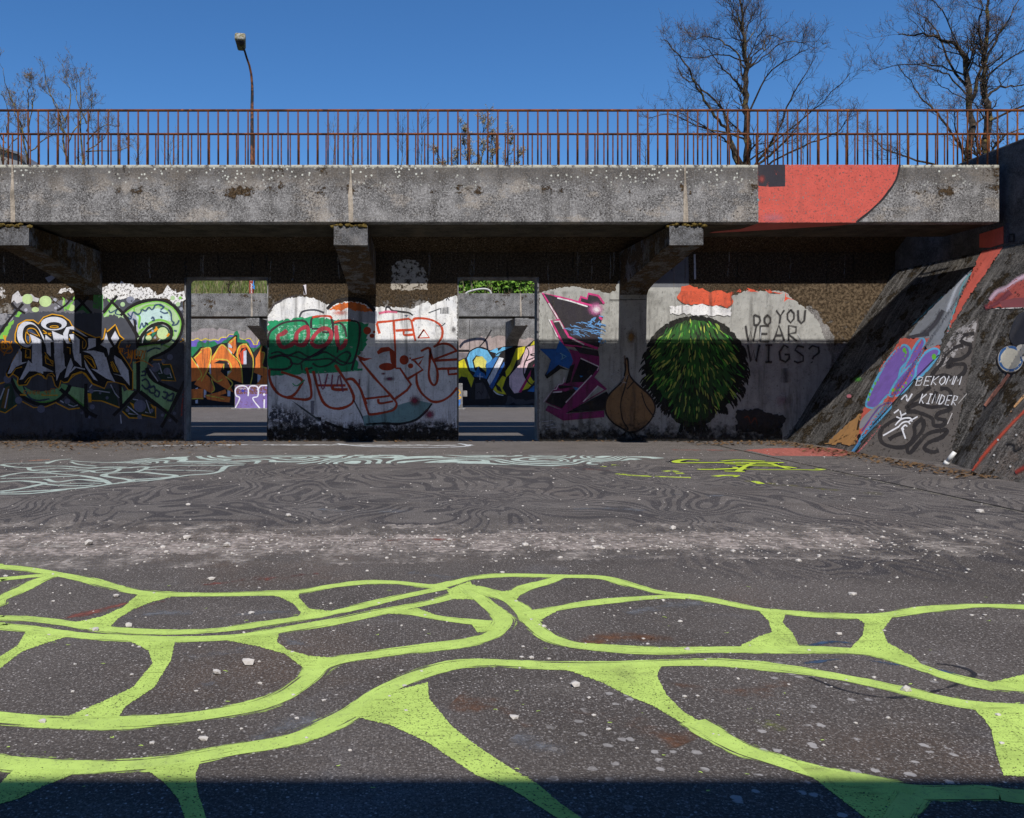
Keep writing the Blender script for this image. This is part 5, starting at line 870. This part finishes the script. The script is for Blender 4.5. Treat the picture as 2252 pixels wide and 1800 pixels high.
def bush(name, label, cx, cy, rx, ry, h, n, mat, lo=.05, hi=.10):
    z0 = hillz(cx, cy); t = thing(name, label, 'bush', (cx, cy, z0)); mb = MB(); st = MB()
    for i in range(16): a = random.uniform(0, 6.28); st.tube([(cx, cy, z0 - .1), (cx + rx * .4 * math.cos(a), cy + ry * .4 * math.sin(a), z0 + h * .5), (cx + rx * .8 * math.cos(a), cy + ry * .8 * math.sin(a), z0 + h * random.uniform(.6, .95))], [.03, .02, .006], 4)
    cl = [(random.uniform(-1, 1), random.uniform(-1, 1), random.uniform(.1, 1)) for _ in range(60)]
    for i in range(n):
        c = random.choice(cl); q = random.gauss(0, .17), random.gauss(0, .17), random.gauss(0, .12); x, y, z = cx + (c[0] + q[0]) * rx, cy + (c[1] + q[1]) * ry, z0 + max(.02, (c[2] + q[2]) * h * (1 - .35 * c[0] ** 2)); leafquad(mb, (x, y, z), random.uniform(lo, hi))
    st.build('stems', M_BARK, t); mb.build('foliage', mat, t); return t
def leafquad(mb, p, s):
    u = Vector((random.gauss(0, 1), random.gauss(0, 1), random.gauss(0, 1))).normalized(); v = u.orthogonal().normalized(); n = len(mb.v); p = Vector(p)
    mb.v += [p - u * s, p + v * s * .55, p + u * s, p - v * s * .55]; mb.f.append([n, n + 1, n + 2, n + 3])
n_ = NT('tree_bark'); bk = n_.mix(n_.rng(n_.noise(6, 6, .7), .4, .62), rgb((.020, .016, .013)), rgb((.085, .065, .048))); M_BARK = n_.out(n_.mix(n_.math('MULTIPLY', n_.rng(n_.noise(2.2, 5, .7, n_.vec(1, 1, 1, off=(4, 4, 1))), .57, .66), .7), bk, rgb((.22, .17, .04))), .9, .1)
n_ = NT('lichen_bark'); M_BARKL = n_.out(n_.mix(n_.rng(n_.noise(4, 6, .7), .44, .6), rgb((.06, .05, .045)), rgb((.26, .20, .07))), .9, .1)
n_ = NT('twig_buds'); M_BUD = n_.out(n_.mix(n_.noise(9, 3), rgb((.08, .05, .04)), rgb((.24, .15, .11))), .9, .1)
class Tree:
    def __init__(s, Y, k, ox, oy, seed): s.Y, s.k, s.ox, s.oy = Y, k, ox, oy; s.tr, s.br, s.bd = MB(), MB(), MB(); s.rn = random.Random(seed)
    def w(s, x, y, d=0.0): Y = s.Y + d; x, y = x / s.k + s.ox, y / s.k + s.oy; return Vector(((x - CX) * s.Y / F, Y, EYE + (CY - y) * s.Y / F))
    def grow(s, p, d, L, r, lev, up):
        rn = s.rn; n = 4 if lev else 3; pts = [p]; q = p.copy(); dd = d.copy()
        for i in range(n): dd = (dd + Vector((rn.gauss(0, .22), rn.gauss(0, .22), rn.gauss(0, .16) + up * .12))).normalized(); q = q + dd * L / n; pts.append(q.copy())
        s.br.tube(pts, [max(.0035, r * (1 - .75 * i / n)) for i in range(n + 1)], 4 if lev > 1 else 3, cap=False)
        if lev == 0:
            for i in range(rn.choice((2, 2, 3)) if s.bud < .03 else 7): leafquad(s.bd, pts[rn.randint(1, n)] + Vector((rn.gauss(0, .02), rn.gauss(0, .02), rn.gauss(0, .02))), s.bud * rn.uniform(.6, 1.3))
            return
        c = s.dens[lev - 1]
        for i in range(c):
            f = rn.uniform(.2, 1.0); j = min(n - 1, int(f * n)); a = pts[j].lerp(pts[j + 1], f * n - j); ax = (pts[j + 1] - pts[j]).normalized(); e = Vector((rn.gauss(0, 1), rn.gauss(0, 1), rn.gauss(.25, .8))); e = (e - ax * e.dot(ax)).normalized(); an = rn.uniform(.5, 1.05)
            s.grow(a, (ax * math.cos(an) + e * math.sin(an)).normalized(), L * rn.uniform(.42, .68), max(.004, r * .5), lev - 1, up)
    def limb(s, txt, r0, r1, kids, L, lev=2, d=0.0, part=None, up=1.0):
        a = [float(v) for v in txt.split()]; px = [(a[i], a[i + 1]) for i in range(0, len(a), 2)]; px = catmull(px, False, 4); n = len(px)
        pts = [s.w(x, y, d * i / (n - 1)) + Vector((s.rn.gauss(0, .02), s.rn.gauss(0, .05), s.rn.gauss(0, .02))) for i, (x, y) in enumerate(px)]
        (part or s.br).tube(pts, [r0 + (r1 - r0) * i / (n - 1) for i in range(n)], 8 if part else 6)
        for i in range(kids):
            f = s.rn.uniform(.15, 1) ** .8 * (n - 1); j = min(n - 2, int(f)); p = pts[j].lerp(pts[j + 1], f - j); ax = (pts[j + 1] - pts[j]).normalized(); e = Vector((s.rn.gauss(0, 1), s.rn.gauss(0, 1), s.rn.gauss(.2, .7))); e = (e - ax * e.dot(ax)).normalized(); an = s.rn.uniform(.45, 1.0)
            s.grow(p, (ax * math.cos(an) + e * math.sin(an)).normalized(), L * s.rn.uniform(.6, 1.15), max(.008, (r0 + (r1 - r0) * f / (n - 1)) * .42), lev, up)
    def done(s, name, label, bark, leaf=None, cat='tree', pn=('trunk', 'branches', 'buds')):
        b = s.tr.v[0]; t = thing(name, label, cat, (b.x, b.y, hillz(b.x, b.y))); s.tr.build(pn[0], bark, t, True); s.br.build(pn[1], bark, t)
        if s.bd.v: s.bd.build(pn[2], leaf or M_BUD, t)
        return t
T = Tree(34, 2.4725, 1380, 0, 3); T.bud, T.dens = .022, (4, 5, 5)
T.limb('655 1560 652 1200 650 890 648 760 650 600 645 450 640 300 630 180 620 60 600 -60', .19, .03, 24, 1.3, part=T.tr)
for t, r, d in (('650 1000 570 860 520 740 440 660 360 560 300 490 230 400 160 340 100 320', .13, -2), ('650 940 590 790 560 620 520 520 430 420 350 360 330 240', .12, 1.5), ('650 960 600 780 560 690 470 600 380 500', .09, 2.5), ('655 960 700 880 760 790 800 680 840 560 880 480 930 380', .11, -1.5), ('655 980 720 890 800 830 900 740 960 680 1050 560 1080 440', .12, 1.5),
                 ('648 520 560 440 480 380 420 330 340 300', .07, -1), ('643 400 600 270 540 200 470 160 400 160', .07, 1), ('643 440 700 290 780 220 830 130 940 140', .07, 1.5), ('650 640 720 450 800 390 860 370', .07, -2), ('634 240 680 100 720 40 770 -20', .05, 1), ('628 180 570 90 510 60', .045, -1), ('642 390 720 330 800 270 900 290', .05, -1), ('640 330 560 260 460 250 330 200', .05, 2), ('650 760 560 700 420 640 300 560 190 560', .07, 2), ('655 880 800 760 930 640 1010 540', .06, -3), ('655 1020 780 890 960 800 1100 740 1180 600', .08, -1)):
    T.limb(t, r * .6, .012, 12, 1.0, d=d)
T.done('bare_tree', 'tall leafless tree with one straight trunk and spreading crown, behind the red paint patch', M_BARK)
T = Tree(33, 2.4725, 1380, 0, 5); T.bud, T.dens = .026, (4, 5, 5)
T.limb('1850 1560 1848 1200 1850 890 1868 620 1850 460 1835 330 1780 250 1700 210 1600 190 1470 190', .17, .02, 22, 1.2, part=T.tr); T.limb('1990 1560 1970 1100 1950 830 1960 600 1940 500 1940 330 1950 150 1970 -40', .19, .04, 24, 1.3, part=T.tr)
for t, r, d in (('1870 560 1890 440 1920 330 1960 230 2000 140 2060 -20', .12, -1), ('1852 470 1810 340 1770 120 1700 -20', .09, 1.5), ('1950 540 2050 460 2170 440 2300 400', .1, 1), ('1862 560 1700 430 1560 430 1450 415', .06, -1.5), ('1850 860 1760 690 1700 580 1650 500 1600 400 1540 300', .08, 1), ('1850 980 1700 880 1580 810 1500 740 1450 640', .08, 2), ('1955 660 2100 600 2220 560', .08, -2), ('1955 860 2100 720 2250 660', .09, 1), ('1945 420 2050 330 2200 250', .07, -1), ('1940 330 1880 200 1860 60 1850 -20', .06, -1), ('1950 250 2050 120 2160 40', .06, 2), ('1850 420 1760 330 1640 280 1520 280', .06, 2), ('1840 350 1700 120 1600 40 1540 20', .05, -1), ('1960 760 1880 640 1780 600 1600 560 1500 520', .05, -2), ('1960 960 2080 860 2230 820', .08, -1), ('1850 1000 1700 760 1600 700', .06, -2)):
    T.limb(t, r * .62, .012, 12, .95, d=d)
T.done('bare_tree', 'leafless tree with two dark trunks at the right edge of the view', M_BARK)
for (lab, seed, Y, limbs) in (('slender leafless tree with yellow lichen, left of the lamp post', 11, 36, ('520 1560 525 1300 515 1190 490 1000 480 880 440 770 400 620 400 520', '480 900 540 720 500 560', '480 900 410 760 310 640', '500 1040 560 900 600 800 640 700', '490 1000 380 880 290 880')),
                              ('second slender leafless tree close right of the lichen tree', 12, 37, ('630 1560 630 1300 622 1190 625 960 640 800 640 650 620 560', '628 960 690 800 680 610', '628 900 560 720 550 600', '624 1040 740 900 840 900', '630 1100 720 980 740 740', '624 1100 800 1060 860 980')),
                              ('leafless forked tree at the left edge', 13, 36, ('240 1560 235 1300 230 1190 200 940 150 780 130 700 125 580', '205 960 250 780 280 680 260 620', '205 960 210 700 215 600', '220 1080 120 900 60 740 40 690', '225 1100 330 950 360 880')),
                              ('low leafless tree at the far left corner', 14, 38, ('60 1560 60 1300 50 1190 30 950 0 800 -20 700', '40 1000 90 850 60 720', '40 1050 -40 900 -80 800', '50 1100 130 960 150 860'))):
    T = Tree(Y, 3.313, 0, 0, seed); T.bud, T.dens = .022, (3, 4, 4)
    for i, t in enumerate(limbs): T.limb(t, .06 if i == 0 else .032, .007, 10, .62, d=(i - 2) * .6, part=T.tr if i == 0 else None, up=1.6)
    T.done('bare_tree', lab, M_BARKL)
for (lab, seed, Y, px, ht) in (('thin bare sapling just right of the left trees', 21, 33, 262, 300), ('thin bare sapling, lowest of those left of the lamp post', 22, 33, 300, 330), ('thin bare sapling standing alone right of the low one', 23, 33, 375, 305), ('bare twiggy sapling left of the middle seam of the walkway', 24, 32, 733, 290), ('bare twiggy sapling over the middle seam of the walkway', 25, 32, 778, 275), ('thin bare sapling with upcurved twigs left of the leafing shrub', 26, 32, 884, 288), ('straight bare sapling nearest the leafing shrub', 27, 32, 926, 278),
                                ('twiggy sapling under the tall straight tree, left side', 28, 33, 1420, 320), ('twiggy sapling between the two big trees', 29, 33, 1860, 290), ('twiggy sapling just right of the tall straight tree', 30, 33, 1765, 310)):
    T = Tree(Y, 1, 0, 0, seed); T.bud, T.dens = .016, (3, 3, 3); T.limb('%f 640 %f 500 %f 370 %f %f' % (px, px - 2, px, px + 1, ht), .04, .006, 16, .75, lev=1, part=T.tr, up=2.2); T.done('sapling', lab, M_BARKL if seed < 26 else M_BARK, cat='sapling')
T = Tree(31.5, 1, 0, 0, 40); T.bud, T.dens = .03, (8, 4, 4); T.limb('1050 640 1050 500 1054 400 1060 330 1065 268', .05, .008, 30, .5, lev=1, part=T.tr, up=1.6)
for t in ('1050 500 1030 400 1020 330 1012 268', '1050 480 1020 420 1000 340', '1050 500 1080 400 1084 300 1084 270', '1050 500 1100 410 1112 350 1124 308', '1050 510 1120 430 1140 340', '1050 520 1000 420 962 336', '1052 480 1070 380 1098 308', '1050 500 1040 400 1036 300'): T.limb(t.replace(' 268', ' 300').replace(' 270', ' 305'), .03, .007, 16, .38, lev=1, d=random.uniform(-1, 1), up=1.6)
T.done('leafing_shrub', 'tall shrub breaking into small yellow green leaves, behind the middle of the railing', M_BARK, M_LEAFT, 'shrub', ('stem', 'branches', 'leaves'))
bush('leafy_bush', 'bright green leafy bush on the bank, seen through the right doorway', 3.5, 31.4, 1.7, .8, 1.5, 5200, M_LEAFG); bush('leafy_bush', 'sparser green bush beside the hoop, through the right doorway', 1.9, 31.8, 1.0, .6, 1.0, 1100, M_LEAFG)
T = Tree(31.0, 4.536, 390, 590, 50); T.bud, T.dens = .02, (3, 3, 3); T.limb('520 300 518 260 516 200 522 130 540 60', .035, .01, 12, .5, lev=1, part=T.tr); T.limb('520 160 560 125 590 105', .015, .006, 6, .3, lev=1); T.done('sapling', 'thin bare sapling on the grass bank, seen through the left doorway', M_BARK, cat='sapling')

# street lamp
YL = 32.0; lp = lambda x, y, d=0: Vector(((x / 5.556 + 490 - CX) * (YL + d) / F, YL + d, EYE + (CY - (y / 5.556 + 60)) * (YL + d) / F))
b0 = lp(357, 1670); t = thing('street_lamp', 'rusty curved street lamp rising behind the railing', 'street lamp', (b0.x, YL, hillz(b0.x, YL)))
n_ = NT('lamp_rust'); cz = n_.xyz()[2]; M_POLE = n_.out(n_.mix(n_.rng(n_.noise(1.3, 5, .7, n_.vec(1, 1, 1, off=(1, 2, 5))), .45, .56), rgb((.022, .017, .016)), rgb((.26, .095, .035))), .7, .35)
pp = [(b0.x, YL, hillz(b0.x, YL) - .1), lp(357, 1670), lp(357, 980), lp(360, 800), lp(358, 700, -.05), lp(348, 580, -.15), lp(325, 470, -.35), lp(290, 370, -.55), lp(256, 255, -.8)]
MB().tube(pp, [.085, .075, .062, .056, .05, .046, .042, .04, .038], 12).build('pole', M_POLE, t, True)
n_ = NT('lamp_hood'); M_HOOD = n_.out(n_.mix(n_.rng(n_.noise(14, 6, .7), .42, .6), rgb((.34, .33, .29)), rgb((.16, .13, .05))), .8, .2)
n_ = NT('lamp_lens'); M_LENS = n_.out(rgb((.02, .02, .022)), .25, .5)
hb = bmesh.new(); bmesh.ops.create_cube(hb, size=1)
for v in hb.verts: k = .74 if v.co.y > 0 else 1.0; v.co = Vector((v.co.x * .42 * k, v.co.y * .74, v.co.z * (.31 if v.co.y < 0 else .2)))
bmesh.ops.bevel(hb, geom=hb.edges[:], offset=.08, segments=4, profile=.5, affect='EDGES'); hc = lp(221, 182, -1.05)
bmesh.ops.rotate(hb, verts=hb.verts, cent=(0, 0, 0), matrix=Matrix.Rotation(R(-14), 3, 'X') @ Matrix.Rotation(R(6), 3, 'Z')); bmesh.ops.translate(hb, verts=hb.verts, vec=hc); h = MB().add(hb).build('lamp_head', M_HOOD, t, True)
lb = bmesh.new(); bmesh.ops.create_cube(lb, size=1)
for v in lb.verts: k = .8 if v.co.y > 0 else 1.0; v.co = Vector((v.co.x * .33 * k, v.co.y * .56, v.co.z * .10 - .15))
bmesh.ops.bevel(lb, geom=lb.edges[:], offset=.03, segments=3, affect='EDGES'); bmesh.ops.rotate(lb, verts=lb.verts, cent=(0, 0, 0), matrix=Matrix.Rotation(R(-14), 3, 'X') @ Matrix.Rotation(R(6), 3, 'Z')); bmesh.ops.translate(lb, verts=lb.verts, vec=hc); MB().add(lb).build('lens', M_LENS, h, True)
# grey building far left
bx = lambda x, y, Y=48.0: ((x - CX) * Y / F, EYE + (CY - y) * Y / F)
t = thing('building', 'grey gable roofed building half hidden behind the trees at far left', 'building', (bx(-60, 0)[0], 48, hillz(-24, 48)))
n_ = NT('grey_render'); M_BLD = n_.out(n_.mix(n_.noise(5, 6, .7), rgb((.17, .17, .18)), rgb((.30, .30, .30))), .9, .1); n_ = NT('grey_roofing'); M_ROOF = n_.out(n_.mix(n_.noise(5, 6, .7), rgb((.10, .11, .14)), rgb((.18, .19, .22))), .8, .2)
wl = [bx(-260, 352), bx(-100, 322), bx(0, 330), bx(44, 343), bx(60, 368)]; wl = [(wl[0][0], 5)] + wl + [(wl[-1][0], 5)]
fixn(MB().prism(wl, 'y', 48, 56).build('wall', M_BLD, t)); rf = [bx(-270, 349), bx(-100, 316), bx(1, 324), bx(47, 338), bx(66, 364)]
fixn(MB().prism(rf + [(p[0], p[1] - .14) for p in reversed(rf)], 'y', 47.7, 56.3).build('roof', M_ROOF, t))
